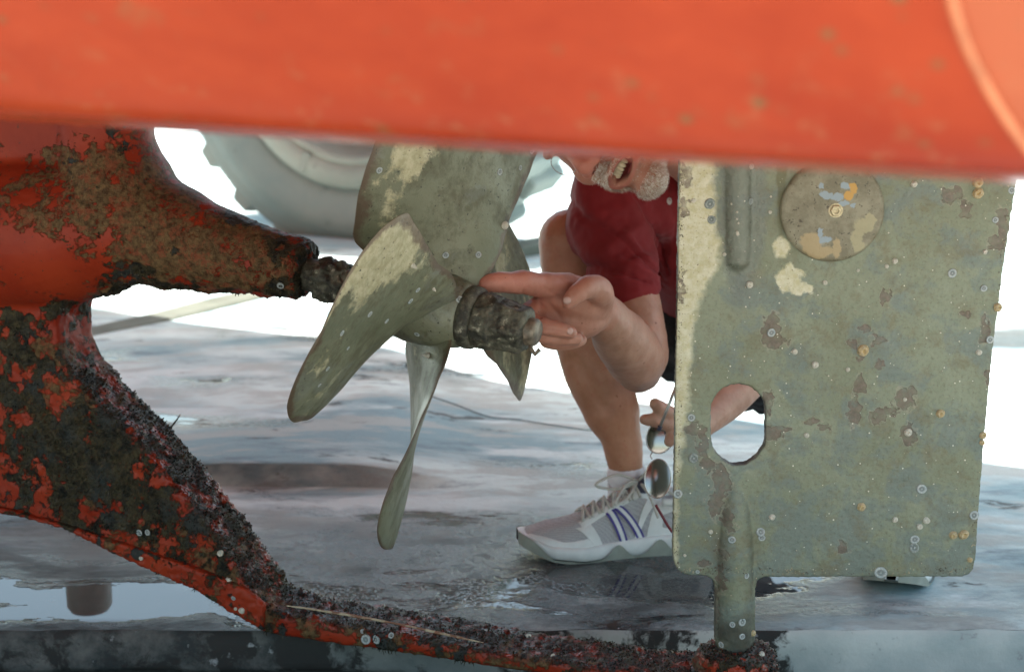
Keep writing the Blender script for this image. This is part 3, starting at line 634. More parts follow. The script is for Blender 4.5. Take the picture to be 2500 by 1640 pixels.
c, k2 = brn(c, [(1670, 430, 17, 28), (1669, 508, 12, 22), (1662, 700, 8, 30), (2310, 480, 14, 22), (2352, 508, 14, 26), (2330, 470, 14, 12), (2440, 545, 14, 40), (2427, 590, 22, 18), (1760, 1170, 22, 45), (1745, 1225, 16, 36), (1775, 1260, 14, 30), (2350, 762, 12, 10), (2158, 724, 14, 16), (2415, 920, 14, 26), (2055, 790+540, 14, 14), (1718, 1370, 16, 14), (1765, 1340, 16, 8), (1740, 1480, 16, 60), (1757, 1400, 10, 40), (2095, 870, 9, 8), (2145, 884, 9, 8), (1980, 1025, 18, 10), (2010, 1045, 16, 8), (2398, 800, 12, 34)])
stain = rm.blob(rm.warp(.12, 20, D), 1.80, 1.55, .055, .06, .9); c = rm.mix(rm.math('MULTIPLY', stain, .8), c, (.035, .033, .025))
c = rm.mix(rm.math('MULTIPLY', rm.attr('edge'), rm.mr(rm.noise(30, 5, .7, vec=D), .35, .5, .2, .95)), c, (.040, .032, .022))
# bare bright flecks
fk = rm.mr(rm.noise(75, 3, .5, vec=D), .735, .76); c = rm.mix(fk, c, (.50, .42, .32))
rm.bump(rm.math('SUBTRACT', rm.math('ADD', rm.math('MULTIPLY', rm.noise(90, 8, .72, vec=D), .8), rm.math('ADD', rm.math('MULTIPLY', crm, .35), rm.math('MULTIPLY', fk, .8))), rm.math('MULTIPLY', rm.mx(k1, k2), .6)), .75, .0022)
rud_mat = rm.set(Base_Color=c, Roughness=rm.math('SUBTRACT', rm.mr(rm.noise(20, 5, vec=D), .4, .6, .40, .6), rm.math('MULTIPLY', wb, .22)), Metallic=.08)
rudder = from_me('rudder', rme, rud_mat, boat)
rb_ = bvh_of(rudder)
# raised round anode plate with its screw
ac = RPt(2028, 511)+Vector((0, -TK/2, 0)); AR = 127*RY/F
am = M('anode_plate'); Xa = am.co; wva = am.warp(.006, 260, am.warp(.012, 60))
c = am.mix(am.mr(am.noise(40, 7, .68), .4, .6), (.15, .135, .085), (.235, .22, .15)); c = am.mix(am.mr(am.noise(200, 4, .7), .6, .66), c, (.06, .05, .03))
xz = am.n.new('ShaderNodeCombineXYZ'); q_ = am.xyz(wva); am.L(q_[0], xz.inputs[0]); am.L(q_[2], xz.inputs[1]); V2 = xz.outputs[0]
s_ = RY/F
def ab(x, y, a, b, soft=.25): return am.blob(V2, (x-2028)*s_, (511-y)*s_, a*s_, b*s_, soft)
c = am.mix(am.math('MULTIPLY', am.mx(ab(1975, 590, 26, 26), ab(2000, 612, 32, 14), ab(2040, 605, 12, 24)), .85), c, (.36, .28, .15))
c = am.mix(am.math('MULTIPLY', am.mx(ab(2090, 570, 14, 40), ab(2105, 545, 26, 16), ab(2120, 530, 14, 12), ab(2095, 600, 14, 14)), .7), c, (.34, .31, .18))
c = am.mix(am.mx(ab(1998, 450, 9, 7), ab(2008, 470, 14, 10), ab(2055, 450, 11, 8), ab(2035, 475, 17, 9), ab(2055, 490, 14, 8), ab(2078, 497, 8, 8), ab(1998, 565, 8, 14), ab(2010, 585, 17, 9)), c, (.24, .30, .33))
c = am.mix(am.mx(ab(2075, 455, 12, 14), ab(2063, 472, 12, 9)), c, (.45, .26, .06))
am.bump(am.noise(110, 8, .7), .5, .0015); an_mat = am.set(Base_Color=c, Roughness=.5, Metallic=.05)
anode = MB().lathe(ac, RN, [(-.004, AR*1.0), (.0035, AR*1.0), (.0060, AR*.975), (.0075, AR*.9), (.0085, AR*.5), (.0088, .0)], 96, .004).build('anode_plate', an_mat, rudder, True, ac)
sc_ = RPt(2034, 509)+Vector((0, -TK/2-.0085, 0))
scr = MB().lathe(sc_, RN, [(0, .0075), (.003, .0075), (.0042, .0062), (.0042, .0042), (.001, .0040), (.001, 0)], 6)
scr.lathe(sc_, RN, [(-.001, .0088), (.0012, .0088), (.0014, 0)], 24)
scr.build('screw', simple('screw_brass', (.45, .38, .24), .35, .5, .3, 300, .4), anode, False)
# heel bearing cup on the keel bar, holding the stock
hb_ = RPt(1792, 1605); hb_.z = Bp(1795, 1600, 0).z
cup = MB().lathe(Vector((hb_.x, hb_.y, hb_.z-.03)), ZB, [(0, .030), (.004, .052), (.022, .053), (.030, .047), (.036, .0315), (.041, .030), (.041, .0255), (.030, .0250)], 40)
cme = remesh(cup.me(), .0022, 2) if False else cup.me(); c3 = get_co(cme); n3 = get_no(cme); set_co(cme, c3+n3*(nz(c3, 60)*.003)[:, None])
set_attr(cme, 'dark', np.full(len(c3), .30)); set_attr(cme, 'brown', np.full(len(c3), .6)); set_attr(cme, 'gran', np.full(len(c3), .4))
bear = from_me('heel_bearing', cme, keel_mat, boat)

# ---------------------------------------------------------------- barnacles: base rings, whole shells, tiny specks
def bmat(name, a, b, ring=False):
    m = M(name); m.bump(m.noise(3, 4), .5, .1); c = m.mix(m.mr(m.noise(2.5, 5, .7), .4, .6), a, b)
    if ring:
        q = m.xyz(); r = m.math('SQRT', m.math('ADD', m.math('MULTIPLY', q[0], q[0]), m.math('MULTIPLY', q[1], q[1])))
        c = m.mix(m.math('MULTIPLY', m.mr(r, .62, .45), .75), c, (.16, .19, .18)); c = m.mix(m.mr(r, .2, .12), c, (.45, .48, .46)); c = m.mix(m.mr(r, .84, .96), c, (.24, .27, .25))
    return m.set(Base_Color=c, Roughness=.55)
bw, byl = bmat('barnacle_white', (.40, .46, .47), (.58, .61, .59), True), bmat('barnacle_ochre', (.50, .36, .15), (.66, .55, .36)); bcr = bmat('barnacle_cream', (.62, .58, .48), (.72, .70, .60)); bgl = bmat('barnacle_scar', (.24, .28, .27), (.38, .41, .38), True)
def shell(prof, seg=14, jit=.12):
    m = MB().lathe((0, 0, 0), Vector((0, 0, 1)), prof, seg, jit); me = m.me('barnacle'); me.polygons.foreach_set('use_smooth', [True]*len(me.polygons)); return me
ring_me = {}
def proto(kind, mat):
    if (kind, mat.name) not in ring_me:
        pr = {'ring': [(-.1, 1.0), (.10, .95), (.16, .75), (.10, .55), (.05, .45), (.10, .30), (.12, 0)], 'shell': [(-.1, 1.0), (.25, .92), (.65, .66), (.80, .42), (.62, .30), (.5, 0)], 'cone': [(-.1, .8), (.6, .6), (1.5, .22), (1.8, .02)]}[kind]
        me = shell(pr, 14, .16); me.materials.append(mat); ring_me[(kind, mat.name)] = me
    return ring_me[(kind, mat.name)]
def barnacle(parent, trees, x, y, rpx, kind='ring', mat=bw):
    best = None
    for t in trees:
        p, n = hit(t, x, y)
        if p and (best is None or (p-CO).length < (best[0]-CO).length): best = (p, n)
    if not best: return
    p, n = best; o = bpy.data.objects.new('barnacle', proto(kind, mat)); COL.objects.link(o); o.parent = parent
    s = rpx*(p-CO).length/F; q = n.to_track_quat('Z', 'Y').to_matrix().to_4x4()@Matrix.Rotation(random.random()*6.28, 4, 'Z')
    org = ORG[parent.name]
    o.matrix_basis = Matrix.Translation(p-org)@q@Matrix.Diagonal((s*(1+.2*(random.random()-.5)), s, s, 1)); ORG[o.name] = p
for a in [(2325, 667, 11), (2417, 829, 10), (1688, 1019, 10), (1655, 1205, 12), (2250, 1193, 12), (1857, 1298, 12), (1860, 1312, 9), (1787, 1317, 10), (2378, 1257, 12), (2233, 1316, 11), (2150, 1397, 15), (1812, 1518, 10), (1788, 1524, 8), (1761, 1573, 9), (1812, 1553, 8), (1883, 812, 11), (2430, 537, 8), (2402, 704, 9), (2470, 465, 9), (1703, 1395, 5), (1823, 1405, 8)]: barnacle(rudder, [rb_], *a)
for a in [(1733, 498, 13), (1737, 536, 11), (1833, 492, 9), (1694, 1118, 13), (2233, 1336, 13), (1785, 1080+40, 6)]: barnacle(rudder, [rb_], *a, 'ring', bgl)
for a in [(2107, 855, 15), (2296, 1009, 11), (2103, 1237, 11), (2353, 1304, 13), (2327, 1306, 10), (2387, 446, 13), (2388, 472, 14), (2368, 1366, 7), (2436, 750, 11), (1838, 1545, 8), (2400, 1062, 9), (2398, 1080, 7)]: barnacle(rudder, [rb_], *a, 'shell', byl)
for a in [(2217, 1055, 10), (1990, 890, 9), (2014, 690, 6), (1830, 695, 9), (2070, 902, 6), (2209, 975, 5), (1969, 1062, 7), (1990, 890, 8), (2185, 1268, 7), (2405, 615, 6), (1885, 1262, 8), (1735, 1298, 6), (2390, 860, 8), (1834, 406, 8), (2232, 450, 8), (1880, 518, 5), (1693, 490, 6), (1769, 621, 5), (1940, 858, 8), (2262, 1270, 9), (2245, 1285, 8), (1672, 1355, 4), (1800, 568, 4), (1801, 572, 4), (1799, 535, 3), (1803, 545, 3), (1786, 498, 3), (1800, 518, 3), (1882, 480, 3), (2095, 660, 4), (2120, 590, 3), (2185, 637, 7), (2165, 650, 5)]: barnacle(rudder, [rb_], *a, 'shell', bcr)
for a in [(340, 1300, 9), (360, 1299, 8), (685, 698, 9), (655, 1550, 7), (688, 1562, 6), (893, 1560, 13), (918, 1560, 11), (955, 1550, 8), (570, 1460, 7), (885, 1540, 6), (745, 1444, 6)]: barnacle(keel, [kb1, sb1], *a)
for a in [(538, 1350, 8), (558, 1415, 8), (463, 1458, 8), (345, 1362, 6), (590, 1490, 8), (575, 1485, 5), (1290, 1552, 7), (1350, 1600, 6), (1860, 1596, 8)]: barnacle(keel, [kb1, sb1], *a, 'shell', bcr)
barnacle(bear, [bvh_of(bear)], 1822, 1611, 11, 'shell', byl)
for a in [(926, 416, 9), (1220, 420, 9), (1298, 368, 9), (1270, 410, 7), (1002, 735, -8), (903, 767, 9), (1020, 708, 8), (944, 784, 8), (835, 813, 8), (800, 900, 7), (1088, 623, 9), (1168, 622, 9), (1122, 731, 10), (1018, 816, 7), (850, 850, 6), (780, 940, 6), (800, 985, 6)]: barnacle(prop, pb, a[0], a[1], abs(a[2]))
for a in [(1232, 550, 11), (985, 1278, 8), (770, 1037, 10)]: barnacle(prop, pb, *a, 'shell', bcr)
for a in [(1007, 648, 9), (1046, 868, 10), (1058, 705, 6)]: barnacle(prop, pb, *a, 'cone', bcr)
sp_me = MB()
for k in range(260):
    x = random.uniform(1655, 2440); y = random.uniform(420, 1390); p, n = hit(rb_, x, y)
    if p and abs(n.y) > .8: r_ = random.uniform(.0003, .0011)**1; sp_me.ball(p, (r_, r_*.6, r_), None, 4, 6)
tag(sp_me.build('speck', bcr, rudder, True, ORG[rudder.name]), kind='stuff')
tops = MB()
for k in range(900):                                    # tiny crust along the rudder's edges
    q = random.random(); 
    if q < .5: x, y = 1643+random.uniform(0, 14)+(1400-random.uniform(400, 1400))*.0, random.uniform(400, 1395); x += (1400-y)*.016
    elif q < .8: x, y = random.uniform(1660, 2360), random.uniform(1385, 1401)
    else: y = random.uniform(440, 1390); x = 2378+(1390-y)*.105-random.uniform(0, 16)
    p, n = hit(rb_, x, y)
    if p: r_ = random.uniform(.0003, .0010); tops.ball(p, (r_, r_*.6, r_), None, 3, 5)
crm_ = M('crust'); tag(tops.build('crust', crm_.set(Base_Color=crm_.mix(crm_.mr(crm_.noise(60, 3), .45, .55), (.06, .045, .03), (.40, .34, .22)), Roughness=.5), rudder, True, ORG[rudder.name]), kind='stuff')
# ================================================================ PERSON
pe = empty('person', (.33, 2.85, 0), 'crouching man with a white beard in a dark red polo shirt, pointing at the propeller', 'person')
body = MB()
# right leg (shin in view), thigh back to the hip
knee = W(1392, 588, 2.80); ank = W(1530, 1165, 2.735)
body.limb([ank+Vector((.004, .01, -.05)), ank, W(1518, 1075, 2.74), W(1492, 1000, 2.75), W(1458, 900, 2.765), W(1425, 790, 2.78), W(1400, 680, 2.79), knee], [.030, .0265, .033, .046, .0555, .054, .050, .052], 28)
hipR = W(1700, 640, 3.12); hipL = W(1900, 760, 3.05)
body.limb([knee, W(1500, 590, 2.95), hipR], [.052, .072, .085])
# left leg, mostly behind the rudder
kneeL = W(2230, 640, 2.76); ankL = W(2195, 1310, 2.74)
body.limb([ankL+Vector((0, 0, -.03)), ankL, W(2190, 1150, 2.76), W(2180, 900, 2.77), kneeL], [.03, .03, .045, .056, .052])
body.limb([kneeL, W(2050, 680, 2.9), hipL], [.052, .072, .085])
# torso and shoulders under the shirt
shR = W(1500, 500, 2.76); shL = W(1990, 500, 2.86)
body.limb([W(1790, 470, 2.90), W(1800, 620, 2.97), W(1800, 740, 3.08)], [.10, .115, .12])
body.limb([shR+Vector((.02, .03, 0)), W(1750, 450, 2.90), shL], [.045, .06, .05])
# right arm: elbow low, forearm coming up and towards the propeller
elb = W(1560, 890, 2.62); wri = W(1462, 755, 2.43)
body.limb([shR+Vector((.01, .02, 0)), W(1520, 620, 2.715), W(1549, 745, 2.667), W(1566, 860, 2.63), elb], [.036, .034, .0415, .0425, .036], 28)
body.limb([elb+Vector((0, .005, -.008)), W(1548, 868, 2.58), W(1520, 830, 2.52), W(1490, 790, 2.465), wri, W(1440, 748, 2.41)], [.037, .0455, .0430, .034, .0285, .028], 28)
# right hand
def fing(pts, rad): body.limb([W(*q) for q in pts], rad, 18)
body.limb([wri, W(1425, 738, 2.395), W(1380, 720, 2.375), W(1345, 712, 2.365)], [.028, .034, .031, .022], 24)
body.limb([wri, W(1420, 775, 2.40), W(1375, 780, 2.385), W(1335, 775, 2.375)], [.027, .031, .029, .023], 24)
fing([(1385, 700, 2.37), (1335, 697, 2.345), (1305, 694, 2.33), (1276, 689, 2.315), (1250, 691, 2.302), (1226, 689, 2.292), (1203, 691, 2.285), (1184, 694, 2.282)], [.020, .0182, .0166, .0170, .0148, .0149, .0136, .0122])
body.limb([W(1385, 725, 2.372), W(1340, 722, 2.36)], [.026, .019])          # index, straight
fing([(1350, 742, 2.37), (1305, 752, 2.36), (1286, 770, 2.335), (1312, 792, 2.318), (1358, 803, 2.315), (1392, 812, 2.32)], [.015, .0140, .0128, .0122, .0115, .0098])
fing([(1355, 785, 2.375), (1318, 790, 2.365), (1300, 803, 2.345), (1330, 820, 2.335), (1375, 826, 2.332), (1408, 826, 2.34)], [.0145, .0130, .0122, .0115, .0106, .0090])
fing([(1370, 812, 2.385), (1345, 820, 2.375), (1335, 832, 2.362), (1362, 838, 2.352), (1400, 836, 2.352), (1420, 830, 2.36)], [.013, .0112, .0105, .0100, .0093, .0082])
fing([(1462, 745, 2.41), (1462, 712, 2.37), (1438, 700, 2.345), (1410, 716, 2.325), (1388, 738, 2.318)], [.022, .0205, .0165, .0135, .0105])          # thumb
# left arm across behind the rudder, fingers holding the sunglasses
elL = W(1925, 800, 2.76); wrL = W(1700, 1035, 2.54)
body.limb([shL, W(1990, 700, 2.80), elL], [.055, .044, .038]); body.limb([elL, W(1850, 880, 2.70), W(1785, 955, 2.63), wrL], [.040, .042, .037, .027], 24)
body.limb([wrL, W(1665, 1042, 2.51), W(1650, 1040, 2.49)], [.027, .028, .022])
fing([(1668, 1020, 2.51), (1640, 1012, 2.48), (1618, 1000, 2.468), (1600, 986, 2.463)], [.013, .012, .0115, .0095])
fing([(1665, 1040, 2.50), (1635, 1035, 2.475), (1600, 1026, 2.465), (1574, 1024, 2.462)], [.013, .0115, .0105, .0085])
fing([(1670, 1050, 2.50), (1650, 1055, 2.48), (1640, 1066, 2.472), (1634, 1078, 2.47)], [.012, .011, .010, .0085])
# head
HS = 1.0
h_up = (RT*-.90+UPV*.43).normalized(); h_f = (-FWD*.74+(RT*-.43+UPV*-.90)*.67).normalized(); h_f = (h_f-h_up*h_f.dot(h_up)).normalized(); h_r = h_f.cross(h_up)
HC = W(1462, 294, 2.545); HM = Matrix((h_r, h_f, h_up)).transposed()
def Hp(x, y, z): return HC+HM@(Vector((x, y, z))*HS)
def Hb(c, r, rot=None): body.ball(Hp(*c), tuple(q*HS for q in r), HM if rot is None else HM@rot, 18, 28)
Hb((0, -.02, .04), (.078, .098, .095)); Hb((0, .03, -.005), (.064, .062, .075)); Hb((0, .028, -.058), (.054, .054, .046)); Hb((0, .078, -.103), (.028, .024, .022)); Hb((0, .05, -.088), (.042, .035, .026))
for s_ in (-1, 1):
    Hb((s_*.038, .062, -.018), (.027, .024, .026)); Hb((s_*.0125, .109, -.018), (.0095, .012, .0095)); Hb((s_*.03, .066, .045), (.026, .014, .011))
    Hb((s_*.079, -.012, .0), (.010, .020, .032)); Hb((s_*.030, .074, -.052), (.014, .016, .028))
body.limb([Hp(0, .080, .040), Hp(0, .100, .012), Hp(0, .117, -.010)], [.010*HS, .0115*HS, .0135*HS])
body.limb([Hp(-.034, .074, -.057), Hp(-.018, .091, -.048), Hp(0, .097, -.046), Hp(.018, .091, -.048), Hp(.034, .074, -.057)], [.004, .0055, .0060, .0055, .004])
body.limb([Hp(-.034, .072, -.060), Hp(-.019, .084, -.074), Hp(0, .089, -.078), Hp(.019, .084, -.074), Hp(.034, .072, -.060)], [.004, .0062, .0070, .0062, .004])
body.limb([Hp(0, -.03, -.04), Hp(0, -.055, -.12), W(1790, 430, 2.78)], [.056, .058, .068])
bme = remesh(body.me(), .0025, 8)
co = get_co(bme); no = get_no(bme)
loc = ((co-np.array(HC))@np.array(HM))/HS               # head coordinates
ppx_, ppy_ = proj_np(co)
# open mouth pressed in between the lips, nostrils, crow's-foot smile fold
ma = np.clip(1-((loc[:, 0]/.029)**2+((loc[:, 2]+.0625)/(.0112*np.clip(1.15-np.abs(loc[:, 0])/.04, .2, 1)))**2), 0, 1)*(loc[:, 1] > .04)*(np.abs(loc[:, 2]+.064) < .02)
mask = np.sqrt(ma); ns = np.zeros(len(co))
for s_ in (-1, 1): ns = np.maximum(ns, np.clip(1-(((loc[:, 0]-s_*.0090)/.0048)**2+((loc[:, 2]+.0285)/.007)**2+((loc[:, 1]-.112)/.0095)**2), 0, 1))
fold = sum(np.exp(-(((loc[:, 0]-s_*(.026-.25*(loc[:, 2]+.03)))/.0025)**2))*(loc[:, 2] < -.012)*(loc[:, 2] > -.058)*(loc[:, 1] > .06) for s_ in (-1, 1))
fv = np.array(h_f)
co = co-fv*(mask*.013+ns*.006+fold*.0022)[:, None]
inh = (np.abs(loc[:, 0]) < .1) & (loc[:, 1] > -.13) & (loc[:, 1] < .15) & (ppx_ > 1250) & (ppy_ < 560) & (np.abs(loc[:, 2]) < .15)
arm = (~inh)
wr = nz(co, 55, 4); co = co+no*(wr*.0006)[:, None]
# palm creases
ppx, ppy = proj_np(co)
def crease(x0, y0, x1, y1, wd, dp, ymax=2.45):
    global co
    d = np.array([x1-x0, y1-y0], float); L_ = np.hypot(*d); d /= L_; t = (ppx-x0)*d[0]+(ppy-y0)*d[1]; s_ = -(ppx-x0)*d[1]+(ppy-y0)*d[0]+6*np.sin(t/30)
    k = np.exp(-(s_/wd)**2)*np.clip(np.minimum(t, L_-t)/15+.3, 0, 1)*((t > -4) & (t < L_+4))*(co[:, 1] < ymax); co = co-no*(k*dp)[:, None]
crease(1300, 806, 1402, 818, 4, .0016); crease(1325, 829, 1412, 834, 4, .0016); crease(1276, 708, 1272, 722, 4, .0016); crease(1226, 700, 1224, 712, 4, .0012); crease(1412, 868, 1500, 985, 20, .0035, 2.9) if False else None; crease(1388, 870, 1490, 1010, 16, .0035, 2.95)
crease(1325, 700, 1375, 745, 5, .0016); crease(1335, 735, 1370, 790, 5, .0018); crease(1320, 730, 1345, 760, 4, .0014)
set_co(bme, co)
isleg = ((co[:, 1] > 2.68) & (ppx < 1640) & (ppy > 505) & ((ppy > 640) | (ppx < 1450))).astype(float)*(~inh)
near_h = np.exp(-((np.array([(Vector(q)-W(1200, 690, 2.33)).length for q in co.tolist()]))/.09)**2)
face_red = np.exp(-((loc[:, 0]/.05)**2+((loc[:, 2]+.012)/.03)**2))*(loc[:, 1] > .03)*inh
set_attr(bme, 'tan', isleg); set_attr(bme, 'flush', np.clip(near_h*.8+face_red*.8+.35*inh+ .3*(co[:, 1] < 2.42), 0, 1)); set_attr(bme, 'mouth', mask); 
lip = np.clip(1.35-np.abs(np.sqrt((loc[:, 0]/.034)**2+((loc[:, 2]+.0625)/.0140)**2)-1.02)*5.5, 0, 1)*(loc[:, 1] > .05)*inh
set_attr(bme, 'lip', lip); set_attr(bme, 'nostril', ns)
sk = M('skin'); n = sk.noise(25, 5, .6); n2 = sk.noise(90, 4, .6)
c = sk.mix(sk.mr(n, .35, .65), (.42, .225, .155), (.53, .30, .215)); c = sk.mix(sk.math('MULTIPLY', sk.attr('tan'), .9), c, sk.mix(sk.mr(n, .35, .65), (.38, .17, .095), (.46, .225, .135)))
c = sk.mix(sk.math('MULTIPLY', sk.attr('flush'), .75), c, (.53, .175, .125)); c = sk.mix(sk.math('MULTIPLY', sk.mr(n2, .56, .66), .25), c, (.42, .12, .08)); c = sk.mix(sk.mr(sk.noise(130, 2, .4), .74, .77), c, (.24, .10, .055))
c = sk.mix(sk.math('MULTIPLY', sk.attr('lip'), .55), c, (.46, .13, .11)); c = sk.mix(sk.mr(sk.attr('nostril'), .2, .7), c, (.10, .02, .015)); c = sk.mix(sk.mr(sk.attr('mouth'), .2, .6), c, (.17, .03, .028))
sk.bump(sk.math('ADD', sk.noise(170, 5, .6), sk.math('MULTIPLY', sk.noise(480, 3), .5)), .22, .0012)
skin = sk.set(Base_Color=c, Roughness=.48, Subsurface_Weight=.12, Subsurface_Scale=.008, Subsurface_Radius=(1, .35, .2), Specular_IOR_Level=.4)
bo_ = from_me('body', bme, skin, pe)
bb_ = bvh_of(bo_)
# fingernails
nail = simple('nail', (.62, .40, .34), .25, 0, .05, 50, 0)
for (x, y, r1, r2) in [(1392, 808, .0055, .0048), (1384, 733, .0055, .006)]:
    p, n_n = hit(bb_, x, y)
    if p: MB().ball(p-n_n*.0006, (r1, r2, .0016), n_n.to_track_quat('Z', 'X').to_matrix(), 6, 14).build('fingernail', nail, bo_)
# teeth
tm = simple('tooth_ivory', (.74, .66, .46), .3, 0, .08, 80, 0)
for k in range(-4, 5):
    x = k*.0064; y = .0860-.013*(k/4)**2-.003
    ww = .0031 if abs(k) < 3 else .0026
    MB().ball(Hp(x, y+.002, -.0565), (ww*HS*1.15, .004*HS, .0072*HS), HM@Matrix.Rotation(-k*.16, 3, 'Z'), 8, 10).build('tooth', tm, bo_)
MB().ball(Hp(0, .066, -.074), (.016, .016, .006), HM, 8, 14).build('tongue', simple('tongue', (.45, .12, .11), .35), bo_)
# beard: short white and grey strands, moustache and chin
bvv, bff = [], []
co3 = co; bl = loc
dens = np.zeros(len(co3))
mus = (bl[:, 2] > -.050) & (bl[:, 2] < -.026) & (np.abs(bl[:, 0]) < .036) & (bl[:, 1] > .074)
chin_ = ((bl[:, 2] < -.093) | ((np.abs(bl[:, 0]) > .029) & (bl[:, 2] < -.04))) & (bl[:, 1] > .028) & (bl[:, 2] > -.135) & (np.abs(bl[:, 0]) < .052)
sparse = (bl[:, 1] > .02) & (bl[:, 2] < -.03) & (bl[:, 2] > -.13) & (lip < .3) & (mask < .1)
dens[sparse & inh] = .12; dens[chin_ & inh] = 1.0; dens[mus & inh] = .9; dens[(lip > .45) | (mask > .02) | (ns > 0)] = 0
idx = np.where(dens > 0)[0]; pr = dens[idx]/dens[idx].sum(); pick = rng.choice(idx, 9000, p=pr)
hd, hr_ = np.array(h_up), np.array(h_r)
for i in pick:
    p = Vector(co3[i].tolist()); n = Vector(no[i].tolist()); x = bl[i, 0]
    if mus[i]: flow = HM@Vector((np.sign(x)*.9 if abs(x) > .004 else random.uniform(-1, 1), .1, -.55)); L_ = random.uniform(.006, .011)
    else: flow = HM@Vector((x*5, .25, -1)); L_ = random.uniform(.005, .012) if dens[i] > .5 else random.uniform(.001, .003)
    flow = (flow+Vector(rng.normal(0, .35, 3).tolist())); flow = (flow-n*flow.dot(n)).normalized()
    p = p+flow.cross(n)*random.uniform(-.0015, .0015)
    q = p+(flow*.86+n*.42)*L_; s_ = flow.cross(n)*.00022; m_ = (p+q)/2+n*L_*.12; o = len(bvv)
    bvv += [p+s_, p-s_, m_-s_, m_+s_, q]; bff += [(o, o+1, o+2, o+3), (o+3, o+2, o+4)]
bem = M('beard_hair'); tag(mk('beard', bvv, bff, bem.set(Base_Color=bem.mix(bem.mr(bem.noise(300, 2), .42, .6), (.55, .42, .30), (.92, .90, .86)), Roughness=.5), bo_, False, HC), kind='stuff')
# eyeglasses: rimless lens edge and arm
gl = simple('glasses_wire', (.60, .50, .46), .25, .6, .05)
lens_pts = [Hp(.034+.025*math.cos(a), .088-.010*math.cos(a), .018+.019*math.sin(a)) for a in [2*math.pi*k/28 for k in range(29)]]
lens_pts2 = [Hp(-.034-.025*math.cos(a), .088-.010*math.cos(a), .018+.019*math.sin(a)) for a in [2*math.pi*k/28 for k in range(29)]]
eg = MB(); eg.tube(lens_pts, .0007, 6); eg.tube(lens_pts2, .0007, 6)
for s_ in (): eg.tube([Hp(s_*.059, .078, .022), Hp(s_*.074, .05, .020), Hp(s_*.080, -.01, .012)], .0012, 6)
eg.build('eyeglasses', gl, pe)

# shirt: torso and right sleeve with folds
sh = MB()
sh.limb([W(1690, 425, 2.88), W(1740, 560, 2.92), W(1790, 700, 3.05)], [.118, .150, .150], 36)
sh.limb([shR+Vector((.004, .02, -.005)), W(1760, 430, 2.90), shL], [.080, .105, .080], 28)
sh.limb([W(1498, 470, 2.76), W(1492, 540, 2.745), W(1508, 620, 2.71), W(1535, 700, 2.675)], [.074, .072, .060, .0485], 36)
sh.tube([W(1525, 650, 2.69), W(1535, 700, 2.675), W(1546, 728, 2.668)], [.051, .0485, .0465], 36)
sh.limb([shL, W(1998, 600, 2.84), W(1990, 700, 2.82)], [.08, .07, .058])
sme = remesh(sh.me(), .0045, 8)
co = get_co(sme); no = get_no(sme); px, py = proj_np(co)
# folds fan out from the armpit at the right towards the shoulder and chest
def folds(x, y):
    ang = np.arctan2(y-690, 1640-x+1e-3); rad = np.hypot(x-1640, y-690)
    base = np.sin(ang*17+1.6*np.sin(rad/55)+rad/90)
    return np.maximum(base, -.35)*np.clip(rad/120, 0, 1)
f1 = folds(px, py); f2 = np.sin((py+.36*(px-1500)+10*np.sin(px/40))/13.0)*np.exp(-((py-600)/100)**2)*np.exp(-((px-1530)/90)**2)
lf = nz(co, 14, 3); 
ang = np.arctan2(py-700, 1650-px+1e-3); rad = np.hypot(px-1650, py-700); cr_ = -np.exp(-(np.sin(ang*6.5+.9*np.sin(rad/70)+rad/160)/.22)**2)*np.clip(rad/60, 0, 1)
co = co+no*(cr_*.006+f1*.003+np.maximum(f2, -.3)*.0035+lf*.005)[:, None]*np.clip((735-py)/60, .1, 1)[:, None]
set_co(sme, co)
shm = M('shirt_red'); c = shm.mix(shm.mr(shm.noise(8, 4), .35, .65), (.18, .004, .006), (.23, .006, .010)); shm.bump(shm.noise(500, 3), .15, .0008)
shirt = from_me('shirt', sme, shm.set(Base_Color=c, Roughness=.8, Sheen_Weight=.1), pe)
sb_ = bvh_of(shirt)
# sleeve hem and button placket
P, Q = smooth_path([W(1722, 440, 2.78), W(1712, 520, 2.77), W(1705, 600, 2.78)], .006, 6)
p, n = hit(sb_, 1634, 491)
if p: MB().lathe(p-n*.001, n, [(0, 0), (0, .0062), (.0022, .0058), (.0022, .0036), (.0012, .003), (.0012, 0)], 20).build('shirt_button', simple('button', (.55, .50, .48), .25), shirt)
# shorts
so_ = MB(); so_.limb([W(1790, 720, 3.06), W(1780, 800, 3.06), W(1800, 850, 3.02)], [.150, .150, .115], 32)
so_.limb([W(1680, 720, 2.98), W(1690, 800, 2.95), W(1745, 862, 2.90)], [.075, .075, .055], 24)
so_.limb([hipR, W(1560, 600, 3.0)], [.105, .088]); so_.limb([W(1640, 845, 2.97), W(1780, 890, 2.97), W(1920, 930, 2.97)], [.055, .055, .055], 24); so_.limb([hipL, W(2080, 690, 2.9)], [.11, .085]); so_.limb([W(1790, 880, 2.98), W(1900, 890, 2.93), W(2000, 860, 2.9)], [.075, .085, .085])
sm2 = remesh(so_.me(), .006, 6); c3 = get_co(sm2); n3 = get_no(sm2); set_co(sm2, c3+n3*(nz(c3, 14)*.008)[:, None])
from_me('shorts', sm2, simple('shorts_black', (.012, .012, .014), .85, 0, .2), pe)

